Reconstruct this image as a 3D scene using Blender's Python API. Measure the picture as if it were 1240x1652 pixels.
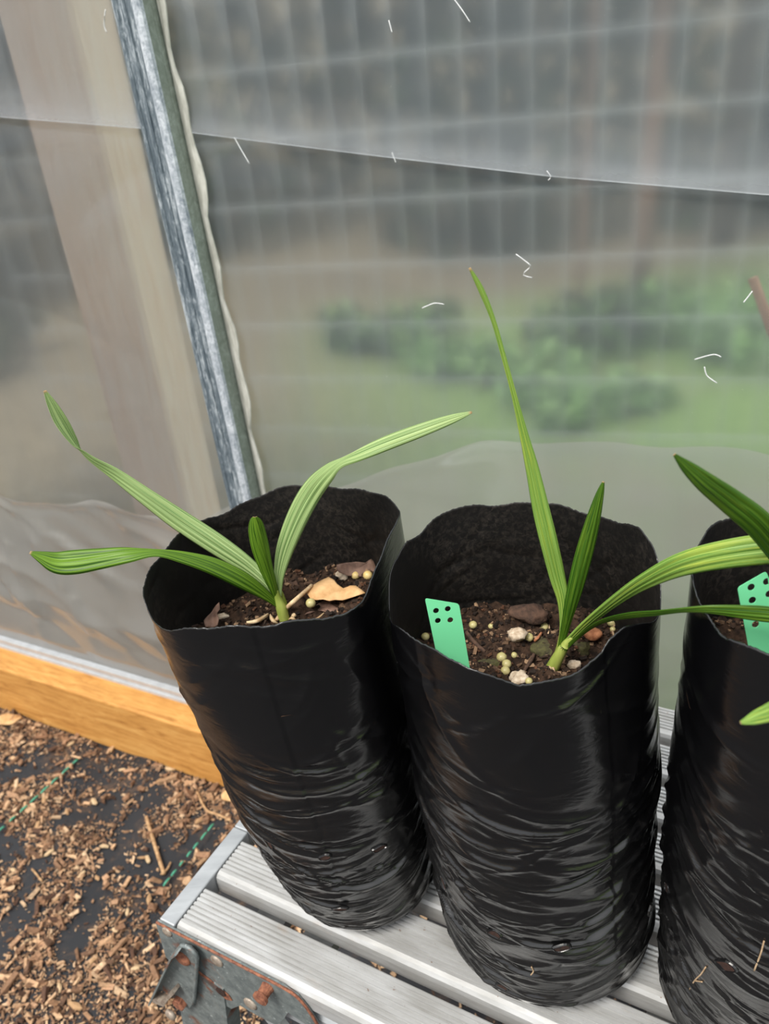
import bpy, bmesh, math, random
import numpy as np
from mathutils import Vector, Matrix
from mathutils.bvhtree import BVHTree
from math import sin, cos, pi, radians, sqrt, atan2

for o_ in list(bpy.data.objects):
    bpy.data.objects.remove(o_)
SC = bpy.context.scene
COL = SC.collection
random.seed(7)
rng = np.random.default_rng(11)

# ------------------------------------------------------------------ camera
F = 1300.0
PITCH, ROLL, HC = radians(28.5), radians(6.0), 1.25
fw = np.array([0, cos(PITCH), -sin(PITCH)])
r0 = np.array([1.0, 0, 0])
u0 = np.cross(r0, fw)
rt = r0 * cos(ROLL) - u0 * sin(ROLL)
up = r0 * sin(ROLL) + u0 * cos(ROLL)
CAM = np.array([0, 0, HC])
cd = bpy.data.cameras.new('camera')
cam = bpy.data.objects.new('camera', cd)
COL.objects.link(cam)
M = Matrix(((rt[0], up[0], -fw[0], CAM[0]), (rt[1], up[1], -fw[1], CAM[1]),
            (rt[2], up[2], -fw[2], CAM[2]), (0, 0, 0, 1)))
cam.matrix_world = M
cd.sensor_fit = 'VERTICAL'
cd.sensor_height = 36
cd.sensor_width = 27
cd.lens = F / 1652 * 36
cd.clip_start = 0.02
cd.dof.use_dof = True
cd.dof.focus_distance = 0.62
cd.dof.aperture_fstop = 9.0
SC.camera = cam

# ------------------------------------------------------------------ light
wd = bpy.data.worlds.new('overcast_sky')
SC.world = wd
wd.use_nodes = True
nt = wd.node_tree
nt.nodes.clear()
tc = nt.nodes.new('ShaderNodeTexCoord')
sx = nt.nodes.new('ShaderNodeSeparateXYZ')
mr = nt.nodes.new('ShaderNodeMapRange')
mr.inputs['From Min'].default_value = 0.0
mr.inputs['From Max'].default_value = 1.0
mixc = nt.nodes.new('ShaderNodeMix')
mixc.data_type = 'RGBA'
mixc.inputs['A'].default_value = (0.70, 0.73, 0.77, 1)
mixc.inputs['B'].default_value = (1.50, 1.50, 1.50, 1)
bg = nt.nodes.new('ShaderNodeBackground')
bg.inputs['Strength'].default_value = 1.0
ow = nt.nodes.new('ShaderNodeOutputWorld')
nt.links.new(tc.outputs['Generated'], sx.inputs[0])
nt.links.new(sx.outputs['Z'], mr.inputs['Value'])
nt.links.new(mr.outputs['Result'], mixc.inputs['Factor'])
nt.links.new(mixc.outputs['Result'], bg.inputs['Color'])
nt.links.new(bg.outputs[0], ow.inputs[0])

sd = bpy.data.lights.new('sun', 'SUN')
sd.energy = 3.2
sd.angle = radians(22)
sd.color = (1.0, 0.95, 0.87)
sun = bpy.data.objects.new('sun', sd)
COL.objects.link(sun)
sun.rotation_euler = Vector((0.52, 0.48, -1.0)).to_track_quat('-Z', 'Y').to_euler()

SC.view_settings.view_transform = 'Standard'
SC.view_settings.look = 'None'
SC.view_settings.exposure = 0.22
SC.view_settings.gamma = 1.0
SC.view_settings.use_curve_mapping = False


# ------------------------------------------------------------------ projection helpers (pixel of the 1240x1652 frame -> a point at a known place)
def ray(x, y):
    d = fw * F + rt * (x - 620) - up * (y - 826)
    return d / np.linalg.norm(d)


def onz(x, y, z):
    d = ray(x, y)
    return CAM + d * ((z - HC) / d[2])


def ony(x, y, Y):
    d = ray(x, y)
    return CAM + d * (Y / d[1])


def onplane(x, y, p0, n):
    d = ray(x, y)
    return CAM + d * (((p0 - CAM) @ n) / (d @ n))


def depth(p):
    return (np.asarray(p) - CAM) @ fw


# ------------------------------------------------------------------ object helpers
def link(o, parent=None):
    COL.objects.link(o)
    if parent is not None:
        o.parent = parent
    return o


def mesh_obj(name, verts, faces, mats, parent=None, smooth=False, fm=None, col=None, uv=None, offset=None):
    me = bpy.data.meshes.new(name)
    v = np.asarray(verts, float)
    if offset is not None:
        v = v - np.asarray(offset, float)
    me.from_pydata(v.tolist(), [], faces if isinstance(faces, list) else faces.tolist())
    if not isinstance(mats, (list, tuple)):
        mats = [mats]
    for m in mats:
        me.materials.append(m)
    if fm is not None:
        me.polygons.foreach_set('material_index', np.asarray(fm, np.int32))
    if smooth:
        me.polygons.foreach_set('use_smooth', np.ones(len(me.polygons), bool))
    if col is not None:
        a = me.color_attributes.new('tint', 'FLOAT_COLOR', 'POINT')
        c = np.ones((len(v), 4), np.float32)
        c[:, :3] = col
        a.data.foreach_set('color', c.ravel())
    if uv is not None:
        l = me.uv_layers.new(name='uv')
        li = np.zeros(len(me.loops), np.int32)
        me.loops.foreach_get('vertex_index', li)
        l.data.foreach_set('uv', np.asarray(uv, np.float32)[li].ravel())
    me.update()
    o = bpy.data.objects.new(name, me)
    link(o, parent)
    return o


def empty(name, loc=(0, 0, 0)):
    o = bpy.data.objects.new(name, None)
    o.empty_display_size = 0.02
    o.location = [float(t) for t in loc]
    return link(o)


def tag(o, label, cat, group=None):
    o['label'] = label
    o['category'] = cat
    if group:
        o['group'] = group
    return o


def struct(o, label=None):
    o['kind'] = 'structure'
    if label:
        o['label'] = label
    return o


def join(parts):
    V, Fc, k = [], [], 0
    for v, f in parts:
        v = np.asarray(v, float)
        V.append(v)
        Fc += [[i + k for i in q] for q in f]
        k += len(v)
    return np.concatenate(V), Fc


BOXF = [[0, 3, 2, 1], [4, 5, 6, 7], [0, 1, 5, 4], [1, 2, 6, 5], [2, 3, 7, 6], [3, 0, 4, 7]]


def box(o, ax, ay, az, x0, x1, y0, y1, z0, z1):
    o, ax, ay, az = map(np.asarray, (o, ax, ay, az))
    P = [(x0, y0, z0), (x1, y0, z0), (x1, y1, z0), (x0, y1, z0), (x0, y0, z1), (x1, y0, z1), (x1, y1, z1), (x0, y1, z1)]
    return np.array([o + ax * a + ay * b + az * c for a, b, c in P]), [list(q) for q in BOXF]


def prism(poly, o, a, b, c, h0, h1):
    """polygon (in a,b) extruded along c"""
    o, a, b, c = map(np.asarray, (o, a, b, c))
    n = len(poly)
    v = [o + a * p + b * q + c * h0 for p, q in poly] + [o + a * p + b * q + c * h1 for p, q in poly]
    f = [list(range(n))[::-1], list(range(n, 2 * n))]
    for i in range(n):
        j = (i + 1) % n
        f.append([i, j, n + j, n + i])
    return np.array(v), f


def frame(t):
    t = t / np.linalg.norm(t)
    a = np.array([0, 0, 1.0]) if abs(t[2]) < .9 else np.array([1.0, 0, 0])
    s = np.cross(t, a)
    s /= np.linalg.norm(s)
    return t, s, np.cross(s, t)


def tube(path, rad, seg=8, caps=True):
    path = np.asarray(path, float)
    n = len(path)
    rad = np.broadcast_to(np.asarray(rad, float), (n,))
    V, Fc = [], []
    for i in range(n):
        t = path[min(i + 1, n - 1)] - path[max(i - 1, 0)]
        t, s, b = frame(t)
        for k in range(seg):
            a = 2 * pi * k / seg
            V.append(path[i] + rad[i] * (cos(a) * s + sin(a) * b))
    for i in range(n - 1):
        for k in range(seg):
            j = (k + 1) % seg
            Fc.append([i * seg + k, i * seg + j, (i + 1) * seg + j, (i + 1) * seg + k])
    if caps:
        Fc.append(list(range(seg))[::-1])
        Fc.append(list(range((n - 1) * seg, n * seg)))
    return np.array(V), Fc


def lathe(prof, o, ax, seg=16):
    """profile list (r,h) around axis ax from o"""
    t, s, b = frame(np.asarray(ax, float))
    path = [np.asarray(o) + t * h for r, h in prof]
    V, Fc = [], []
    for (r, h), p in zip(prof, path):
        for k in range(seg):
            a = 2 * pi * k / seg
            V.append(p + r * (cos(a) * s + sin(a) * b))
    for i in range(len(prof) - 1):
        for k in range(seg):
            j = (k + 1) % seg
            Fc.append([i * seg + k, i * seg + j, (i + 1) * seg + j, (i + 1) * seg + k])
    Fc.append(list(range(seg))[::-1])
    Fc.append(list(range((len(prof) - 1) * seg, len(prof) * seg)))
    return np.array(V), Fc


def blob(c, r, seed, sub=2, rough=.25):
    """irregular lump: icosphere pushed about by a few waves"""
    bm = bmesh.new()
    bmesh.ops.create_icosphere(bm, subdivisions=sub, radius=1)
    v = np.array([x.co[:] for x in bm.verts])
    f = [[q.index for q in p.verts] for p in bm.faces]
    bm.free()
    g = np.random.default_rng(seed)
    d = np.zeros(len(v))
    for _ in range(5):
        k = g.normal(size=3) * 2.0
        d += np.sin(v @ k + g.uniform(0, 6)) * g.uniform(.2, .5)
    for _ in range(7):
        k = g.normal(size=3) * 6.0
        d += np.sin(v @ k + g.uniform(0, 6)) * g.uniform(.08, .22)
    v = v * (1 + rough * d[:, None] * .6)
    return np.asarray(c) + v * np.asarray(r), f


def catmull(P, n):
    P = np.asarray(P, float)
    m = len(P)
    t = np.linspace(0, m - 1, n)
    out = []
    for q in t:
        i = min(int(q), m - 2)
        u = q - i
        p0, p1, p2, p3 = P[max(i - 1, 0)], P[i], P[i + 1], P[min(i + 2, m - 1)]
        out.append(.5 * ((2 * p1) + (-p0 + p2) * u + (2 * p0 - 5 * p1 + 4 * p2 - p3) * u * u + (-p0 + 3 * p1 - 3 * p2 + p3) * u ** 3))
    return np.array(out)


def vnoise(P, scale, seed):
    """cheap smooth noise from random plane waves"""
    g = np.random.default_rng(seed)
    P = np.asarray(P, float)
    s = np.zeros(len(P))
    for _ in range(14):
        k = g.normal(size=P.shape[1])
        k = k / np.linalg.norm(k) * scale * g.uniform(.5, 1.6)
        s += np.sin(P @ k + g.uniform(0, 2 * pi))
    return s / 3.7


# ------------------------------------------------------------------ materials
def lin(c):
    return tuple(((x / 255) / 12.92 if x / 255 <= .04045 else ((x / 255 + .055) / 1.055) ** 2.4) for x in c) + (1.0,)


class NM:
    def __init__(self, name):
        self.m = bpy.data.materials.new(name)
        self.m.use_nodes = True
        self.t = self.m.node_tree
        self.t.nodes.clear()
        self.out = self.t.nodes.new('ShaderNodeOutputMaterial')

    def n(self, kind, **kw):
        x = self.t.nodes.new(kind)
        for k, v in kw.items():
            setattr(x, k, v)
        return x

    def set(self, node, **kw):
        for k, v in kw.items():
            node.inputs[k.replace('_', ' ')].default_value = v
        return node

    def l(self, a, b):
        self.t.links.new(a, b)

    def coord(self, scale=(1, 1, 1), kind='Object'):
        c = self.n('ShaderNodeTexCoord')
        mp = self.n('ShaderNodeMapping')
        mp.inputs['Scale'].default_value = scale
        self.l(c.outputs[kind], mp.inputs['Vector'])
        return mp.outputs[0]

    def noise(self, scale, detail=4, rough=.55, vec=None, dist=0):
        x = self.n('ShaderNodeTexNoise')
        x.inputs['Scale'].default_value = scale
        x.inputs['Detail'].default_value = detail
        x.inputs['Roughness'].default_value = rough
        x.inputs['Distortion'].default_value = dist
        self.l(vec if vec is not None else self.coord(), x.inputs['Vector'])
        return x.outputs['Fac']

    def ramp(self, fac, stops, interp='LINEAR'):
        r = self.n('ShaderNodeValToRGB')
        r.color_ramp.interpolation = interp
        e = r.color_ramp.elements
        while len(e) < len(stops):
            e.new(.5)
        for i, (p, c) in enumerate(stops):
            e[i].position = p
            e[i].color = c if len(c) == 4 else tuple(c) + (1,)
        self.l(fac, r.inputs['Fac'])
        return r.outputs['Color']

    def mix(self, fac, a, b, mode='MIX'):
        x = self.n('ShaderNodeMix')
        x.data_type = 'RGBA'
        x.blend_type = mode
        for s, v in (('Factor', fac), ('A', a), ('B', b)):
            if isinstance(v, (int, float)):
                x.inputs[s].default_value = v
            elif isinstance(v, tuple):
                x.inputs[s].default_value = v
            else:
                self.l(v, x.inputs[s])
        return x.outputs['Result']

    def bump(self, h, strength=.3, dist=.001, nrm=None):
        b = self.n('ShaderNodeBump')
        b.inputs['Strength'].default_value = strength
        b.inputs['Distance'].default_value = dist
        self.l(h, b.inputs['Height'])
        if nrm is not None:
            self.l(nrm, b.inputs['Normal'])
        return b.outputs['Normal']

    def pbsdf(self, color, rough=.5, metal=0, nrm=None, spec=.5):
        p = self.n('ShaderNodeBsdfPrincipled')
        for s, v in (('Base Color', color), ('Roughness', rough), ('Metallic', metal)):
            if isinstance(v, (int, float, tuple)):
                p.inputs[s].default_value = v
            else:
                self.l(v, p.inputs[s])
        p.inputs['Specular IOR Level'].default_value = spec
        if nrm is not None:
            self.l(nrm, p.inputs['Normal'])
        return p.outputs[0]

    def mr(self, val, a, b):
        x = self.n('ShaderNodeMapRange')
        self.l(val, x.inputs['Value'])
        x.inputs['From Min'].default_value = a
        x.inputs['From Max'].default_value = b
        return x.outputs['Result']

    def done(self, sh):
        self.l(sh, self.out.inputs['Surface'])
        return self.m


BW = [(0.0, (0, 0, 0)), (1.0, (1, 1, 1))]


def simple(name, c1, c2, scale=60, rough=.6, metal=0, bump=.2, bd=.0008, stretch=(1, 1, 1), spec=.5, lo=.35, hi=.65):
    m = NM(name)
    v = m.coord(stretch)
    f = m.noise(scale, 5, .6, v)
    c = m.ramp(f, [(lo, lin(c1)), (hi, lin(c2))])
    return m.done(m.pbsdf(c, rough, metal, m.bump(f, bump, bd) if bump else None, spec))


def mat_bag(name, inner=False):
    m = NM(name)
    v = m.coord()
    sc = m.noise(170 if not inner else 210, 6, .7, v, .6)
    big = m.noise(14, 4, .6, v, .3)
    if inner:
        dust_or_sheen = m.mix(1.0, m.ramp(sc, [(.45, (0, 0, 0)), (.75, (1, 1, 1))]), m.ramp(big, [(.38, (0, 0, 0)), (.68, (1, 1, 1))]), 'MULTIPLY')
        c = m.mix(dust_or_sheen, (.0055, .0050, .0046, 1), (.050, .042, .034, 1))
        fine = m.noise(500, 3, .6, v)
        return m.done(m.pbsdf(c, .62, 0, m.bump(fine, .25, .0006), .3))
    dust_or_sheen = m.mix(1.0, m.ramp(sc, [(.66, (0, 0, 0)), (.76, (1, 1, 1))]), m.ramp(big, [(.48, (0, 0, 0)), (.68, (1, 1, 1))]), 'MULTIPLY')
    sz_ = m.n('ShaderNodeSeparateXYZ')
    m.l(v, sz_.inputs[0])
    grime = m.mix(1.0, m.ramp(m.mr(sz_.outputs['Z'], .24, .03), BW), m.ramp(m.noise(34, 5, .7, v, .8), [(.35, (.15, .15, .15)), (.7, (1, 1, 1))]), 'MULTIPLY')
    c = m.mix(grime, (.0022, .0022, .0027, 1), (.011, .0108, .0104, 1))
    c = m.mix(dust_or_sheen, c, (.10, .085, .065, 1))
    fine = m.noise(900, 2, .5, v)
    med = m.noise(38, 3, .5, m.coord((1, 1, 3.2)), 1.4)
    nb = m.bump(med, .20, .0018)
    nb = m.bump(fine, .05, .0004, nb)
    r = m.n('ShaderNodeMapRange')
    m.l(big, r.inputs['Value'])
    r.inputs['To Min'].default_value = .15
    r.inputs['To Max'].default_value = .27
    return m.done(m.pbsdf(c, r.outputs[0], 0, nb, .8))


def mat_leaf(name, dark, light, yellow=None, stripes=9, trans=.3):
    m = NM(name)
    tcn = m.n('ShaderNodeTexCoord')
    sep = m.n('ShaderNodeSeparateXYZ')
    m.l(tcn.outputs['UV'], sep.inputs[0])
    cmb = m.n('ShaderNodeMapping')
    cmb.inputs['Scale'].default_value = (stripes, .6, 1)
    m.l(tcn.outputs['UV'], cmb.inputs['Vector'])
    st = m.noise(3.2, 3, .6, cmb.outputs[0])
    c = m.ramp(st, [(.38, lin(dark)), (.60, lin(light))])
    if yellow:
        cm2 = m.n('ShaderNodeMapping')
        cm2.inputs['Scale'].default_value = (3, 1.6, 1)
        m.l(tcn.outputs['UV'], cm2.inputs['Vector'])
        y = m.noise(2.6, 4, .7, cm2.outputs[0], .5)
        c = m.mix(m.ramp(y, [(.5, (0, 0, 0)), (.72, (.8, .8, .8))]), c, lin(yellow))
    # dry tip
    tip = m.ramp(sep.outputs['Y'], [(.975, (0, 0, 0)), (.99, (1, 1, 1))])
    c = m.mix(tip, c, lin((178, 150, 110)))
    p = m.pbsdf(c, .42, 0, m.bump(st, .25, .0006), .4)
    tr = m.n('ShaderNodeBsdfTranslucent')
    m.l(m.mix(1.0, c, (1.0, 1.0, .55, 1), 'MULTIPLY'), tr.inputs['Color'])
    mx = m.n('ShaderNodeMixShader')
    mx.inputs[0].default_value = trans
    m.l(p, mx.inputs[1])
    m.l(tr.outputs[0], mx.inputs[2])
    return m.done(mx.outputs[0])


def mat_tint(name, rough=.8, bump=.3, scale=200):
    m = NM(name)
    a = m.n('ShaderNodeAttribute')
    a.attribute_name = 'tint'
    f = m.noise(scale, 4)
    c = m.mix(1.0, a.outputs['Color'], m.ramp(f, [(.3, (.6, .6, .6)), (.7, (1.15, 1.12, 1.08))]), 'MULTIPLY')
    return m.done(m.pbsdf(c, rough, 0, m.bump(f, bump, .001), .25))


def mat_film(name, haze, grey, rough_t, gloss, dust_or_sheen=False):
    """greenhouse film: cloudy see-through sheet with a plastic sheen"""
    m = NM(name)
    v = m.coord()
    big = m.noise(2.3, 5, .6, v, .4)
    streak = m.noise(9, 4, .6, m.coord((1.6, 1.6, .25)))
    speck = m.noise(420, 2, .5, v)
    rf = m.n('ShaderNodeBsdfRefraction')
    rf.inputs['IOR'].default_value = 1.02
    rf.inputs['Roughness'].default_value = rough_t
    rf.inputs['Color'].default_value = (.88, .93, .97, 1)
    df = m.n('ShaderNodeBsdfDiffuse')
    tl = m.n('ShaderNodeBsdfTranslucent')
    g = m.mix(m.ramp(speck, [(.74, (0, 0, 0)), (.80, (1, 1, 1))]), grey, (.85, .86, .88, 1))
    m.l(g, df.inputs['Color'])
    m.l(g, tl.inputs['Color'])
    ml = m.n('ShaderNodeMixShader')
    ml.inputs[0].default_value = .5
    m.l(df.outputs[0], ml.inputs[1])
    m.l(tl.outputs[0], ml.inputs[2])
    hz = m.n('ShaderNodeMapRange')
    m.l(m.mix(.5, big, streak), hz.inputs['Value'])
    hz.inputs['From Min'].default_value = .35
    hz.inputs['From Max'].default_value = .65
    hz.inputs['To Min'].default_value = haze - .07
    hz.inputs['To Max'].default_value = haze + .07
    mx = m.n('ShaderNodeMixShader')
    m.l(hz.outputs[0], mx.inputs[0])
    tp = m.n('ShaderNodeBsdfTransparent')
    tp.inputs['Color'].default_value = (1, 1, 1, 1) if dust_or_sheen else (.93, .94, .94, 1)
    mt_ = m.n('ShaderNodeMixShader')
    mt_.inputs[0].default_value = 1.0 if dust_or_sheen else .05
    m.l(rf.outputs[0], mt_.inputs[1])
    m.l(tp.outputs[0], mt_.inputs[2])
    m.l(mt_.outputs[0], mx.inputs[1])
    if dust_or_sheen:  # sheen above the crease painted in as haze that thins upward
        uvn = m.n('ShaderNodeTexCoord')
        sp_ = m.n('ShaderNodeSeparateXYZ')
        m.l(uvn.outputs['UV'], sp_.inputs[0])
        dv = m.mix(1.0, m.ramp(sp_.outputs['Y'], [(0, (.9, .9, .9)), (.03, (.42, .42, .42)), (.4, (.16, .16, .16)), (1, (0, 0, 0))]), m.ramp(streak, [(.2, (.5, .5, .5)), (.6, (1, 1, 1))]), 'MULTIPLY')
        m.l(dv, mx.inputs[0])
    m.l(ml.outputs[0], mx.inputs[2])
    gl = m.n('ShaderNodeBsdfGlossy')
    gl.inputs['Roughness'].default_value = .13
    gl.inputs['Color'].default_value = (1, 1, 1, 1)
    fr = m.n('ShaderNodeFresnel')
    fr.inputs['IOR'].default_value = gloss
    nb = m.bump(m.noise(30, 3, .5, v, .5), .12, .002)
    m.l(nb, gl.inputs['Normal'])
    m2 = m.n('ShaderNodeMixShader')
    m.l(fr.outputs[0], m2.inputs[0])
    m.l(mx.outputs[0], m2.inputs[1])
    m.l(gl.outputs[0], m2.inputs[2])
    return m.done(m2.outputs[0])


def mat_wood(name, c1, c2, c3, axis_vec, scale=1.0, rough=.55):
    """board with grain running along the object's x axis"""
    m = NM(name)
    v = m.coord((axis_vec[0], axis_vec[1], axis_vec[2]))
    w = m.noise(11 * scale, 5, .6, v, 1.2)
    fine = m.noise(60 * scale, 4, .6, v)
    c = m.ramp(w, [(.28, lin(c1)), (.5, lin(c2)), (.72, lin(c3))])
    c = m.mix(.25, c, m.ramp(fine, [(.3, lin(c1)), (.7, lin(c3))]))
    return m.done(m.pbsdf(c, rough, 0, m.bump(fine, .2, .0008), .3))


def mat_alu(name, base=(194, 195, 195), dark=(160, 159, 156), rough=.38):
    m = NM(name)
    v = m.coord((.25, 1, 1))
    f = m.noise(40, 5, .65, v)
    stain = m.noise(16, 4, .6, m.coord((.6, 1, 1)))
    c = m.ramp(f, [(.3, lin(dark)), (.62, lin(base))])
    st = m.ramp(stain, [(.58, (0, 0, 0)), (.75, (.55, .55, .55))])
    c = m.mix(st, c, lin((165, 140, 112)))
    sp = m.noise(190, 2, .5, m.coord())
    c = m.mix(m.ramp(sp, [(.73, (0, 0, 0)), (.77, (.8, .8, .8))]), c, lin((120, 85, 58)))
    return m.done(m.pbsdf(c, rough, .35, m.bump(f, .12, .0005), .5))


def mat_steel(name, rust=.58, base1=(92, 100, 101), base2=(126, 133, 132)):
    m = NM(name)
    v = m.coord()
    f = m.noise(90, 6, .7, v)
    c = m.ramp(f, [(.35, lin(base1)), (.65, lin(base2))])
    wh = m.noise(240, 3, .6, v)
    c = m.mix(m.ramp(wh, [(.64, (0, 0, 0)), (.72, (.8, .8, .8))]), c, lin((178, 184, 182)))
    r = m.noise(26, 5, .65, v, .4)
    c = m.mix(m.ramp(r, [(rust, (0, 0, 0)), (rust + .08, (.9, .9, .9))]), c, m.ramp(f, [(.3, lin((92, 54, 40))), (.7, lin((152, 98, 72)))]))
    return m.done(m.pbsdf(c, .55, .25, m.bump(f, .35, .0008), .4))


MAT = dict(
    bag=mat_bag('black_polythene'), bag_in=mat_bag('black_polythene_inside', True),
    film=mat_film('greenhouse_film', .39, (.245, .285, .315, 1), .80, 1.42),
    skirt=mat_film('greenhouse_film_double', .44, (.60, .57, .54, 1), .8, 1.55),
    fold=mat_film('painted_fold_sheen', .5, (.62, .65, .70, 1), .6, 1.02, True),  # whitened film that carries the painted sheen above the crease
    thread=simple('white_lint', (205, 208, 210), (235, 236, 236), 80, .6, bump=0),
    tape=simple('pale_film_edge', (170, 170, 160), (205, 205, 196), 120, .6, bump=.4, stretch=(1, 1, .3)),
    board=mat_wood('treated_pine', (150, 98, 44), (192, 138, 72), (212, 164, 96), (.9, 7, 7)),
    stud=mat_wood('pale_timber', (240, 200, 168), (252, 222, 196), (255, 234, 214), (6, 6, .6)),
    strip=simple('pale_metal_strip', (178, 181, 184), (192, 195, 198), 50, .4, .3, .1),
    alu=mat_alu('ribbed_aluminium'), alu2=mat_alu('plain_aluminium', (176, 180, 183), (150, 154, 158), .42),
    steel=mat_steel('galvanised_steel'), rust=simple('rust', (92, 52, 38), (154, 100, 74), 160, .85, .0, .6, .0012),
    rivet=simple('rivet_steel', (128, 112, 100), (176, 164, 150), 160, .55, .4, .4),
    leafA=mat_leaf('palm_leaf_pale', (88, 128, 62), (186, 208, 142), None, 9, .32),
    leafB=mat_leaf('palm_leaf_green', (42, 84, 12), (124, 164, 48), None, 7, .34),
    leafC=mat_leaf('palm_leaf_yellowed', (84, 134, 42), (164, 198, 100), (204, 212, 84), 9, .34),
    leafD=mat_leaf('palm_leaf_deep', (38, 78, 14), (86, 126, 34), (112, 140, 40), 7, .28),
    stem=simple('palm_stem', (110, 130, 44), (158, 170, 84), 60, .5, bump=.2, stretch=(1, 1, .2)),
    husk=simple('dry_husk', (168, 136, 98), (214, 190, 152), 120, .75, bump=.4),
    soil=simple('potting_soil', (28, 21, 17), (68, 51, 40), 130, .9, bump=.9, bd=.003, spec=.15),
    crumb=mat_tint('soil_crumbs', .9), chip=mat_tint('bark_mulch', .85),
    tagm=None, green=simple('green_yarn', (44, 128, 100), (92, 176, 146), 300, .7, bump=.5),
    pellet=simple('fertiliser_resin', (164, 154, 96), (198, 188, 136), 90, .35, bump=.1),
    pellety=simple('fertiliser_resin_amber', (205, 176, 104), (228, 204, 142), 90, .35, bump=.1),
    stone=simple('pale_pumice', (160, 140, 116), (214, 198, 176), 220, .85, bump=.7),
    stoneo=simple('orange_stone', (140, 84, 54), (188, 128, 90), 200, .85, bump=.7),
    moss=simple('mossy_clod', (46, 40, 24), (80, 78, 42), 170, .9, bump=.8, bd=.002),
    clod=simple('brown_clod', (50, 36, 28), (88, 64, 50), 150, .9, bump=.8, bd=.002),
    dlt=simple('tan_dead_leaf', (180, 136, 86), (218, 178, 128), 70, .7, bump=.3),
    dlb=simple('brown_dead_leaf', (82, 60, 50), (138, 108, 92), 80, .75, bump=.4),
    twig=simple('dry_twig', (140, 106, 72), (196, 160, 118), 140, .8, bump=.5),
    hole=simple('soil_in_hole', (22, 12, 9), (62, 36, 26), 300, .9, bump=.6),
    root=simple('dry_root', (150, 122, 92), (196, 170, 138), 200, .8, bump=.4),
    foliage=mat_tint('outdoor_foliage', .6, .1, 20), bark=simple('tree_bark', (58, 48, 42), (96, 82, 72), 30, .9, bump=.6, stretch=(1, 1, .2)),
    barkr=simple('reddish_bark', (112, 84, 70), (150, 118, 100), 30, .9, bump=.6, stretch=(1, 1, .2)),
    wire=simple('galvanised_wire', (196, 200, 200), (222, 224, 224), 60, .5, .2, 0),
    cane=simple('bamboo', (196, 140, 96), (222, 172, 128), 40, .6, bump=.2, stretch=(1, 1, .2)),
)
mt = NM('mint_plastic')
tr_n = mt.n('ShaderNodeBsdfTranslucent')
tr_n.inputs['Color'].default_value = lin((128, 226, 170))
mx_n = mt.n('ShaderNodeMixShader')
mx_n.inputs[0].default_value = .3
mt.l(mt.pbsdf(lin((128, 226, 170)), .35, 0, mt.bump(mt.noise(40, 2), .05, .0005), .5), mx_n.inputs[1])
mt.l(tr_n.outputs[0], mx_n.inputs[2])
mt.done(mx_n.outputs[0])
MAT['tagm'] = mt.m


def mat_post(name, c1, c2, c3, stretch):
    m = NM(name)
    f = m.noise(70, 6, .7, m.coord(stretch), .3)
    b = m.noise(150, 5, .75, m.coord((stretch[0], stretch[1], stretch[2] * 2.5 + .1)), .8)
    c = m.ramp(m.mix(.55, f, b), [(.36, lin(c1)), (.5, lin(c2)), (.6, lin(c3))])
    return m.done(m.pbsdf(c, .5, .15, m.bump(f, .4, .001), .4))


MAT['post'] = mat_post('weathered_steel_face', (62, 74, 84), (104, 116, 124), (184, 192, 198), (1.6, 1.6, .09))
MAT['postside'] = mat_post('weathered_steel_side', (112, 122, 112), (130, 140, 130), (150, 160, 152), (.6, .6, .2))
MAT['postedge'] = mat_post('worn_zinc_edge', (110, 122, 134), (176, 184, 192), (216, 222, 228), (1, 1, .3))


def mat_ground():
    m = NM('outdoor_ground')
    v = m.coord()
    b = m.noise(.8, 5, .65, v, .6)
    f = m.noise(26, 5, .7, v)
    grass = m.ramp(f, [(.3, lin((84, 112, 56))), (.7, lin((150, 172, 104)))])
    dirt = m.ramp(f, [(.3, lin((92, 80, 62))), (.7, lin((152, 138, 114)))])
    sx_ = m.n('ShaderNodeSeparateXYZ')
    m.l(v, sx_.inputs[0])
    gx_ = m.ramp(m.mr(sx_.outputs['X'], -.6, .5), BW)
    gy_ = m.ramp(m.mr(sx_.outputs['Y'], 5.6, 4.6), BW)
    c = m.mix(m.mix(1.0, m.mix(1.0, gx_, gy_, 'MULTIPLY'), m.ramp(b, [(.30, (0, 0, 0)), (.48, (1, 1, 1))]), 'MULTIPLY'), dirt, grass)
    return m.done(m.pbsdf(c, .95, 0, m.bump(f, .5, .02), .1))


def mat_mat():
    m = NM('weed_mat')
    v = m.coord()
    w1 = m.n('ShaderNodeTexWave')
    w1.bands_direction = 'X'
    w2 = m.n('ShaderNodeTexWave')
    w2.bands_direction = 'Y'
    rot = m.n('ShaderNodeMapping')
    rot.inputs['Rotation'].default_value = (0, 0, radians(-33))
    m.l(v, rot.inputs['Vector'])
    for w in (w1, w2):
        w.inputs['Scale'].default_value = 110
        m.l(rot.outputs[0], w.inputs['Vector'])
    weave = m.mix(1.0, w1.outputs['Color'], w2.outputs['Color'], 'MULTIPLY')
    dust_or_sheen = m.noise(13, 6, .7, v, .5)
    fine = m.noise(160, 4, .7, v)
    c = m.mix(weave, (.012, .013, .016, 1), (.036, .039, .045, 1))
    d = m.mix(1.0, m.ramp(dust_or_sheen, [(.52, (0, 0, 0)), (.70, (1, 1, 1))]), m.ramp(fine, [(.35, (.2, .2, .2)), (.6, (1, 1, 1))]), 'MULTIPLY')
    c = m.mix(d, c, lin((96, 74, 56)))
    return m.done(m.pbsdf(c, .6, 0, m.bump(weave, .35, .0015), .35))


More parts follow.
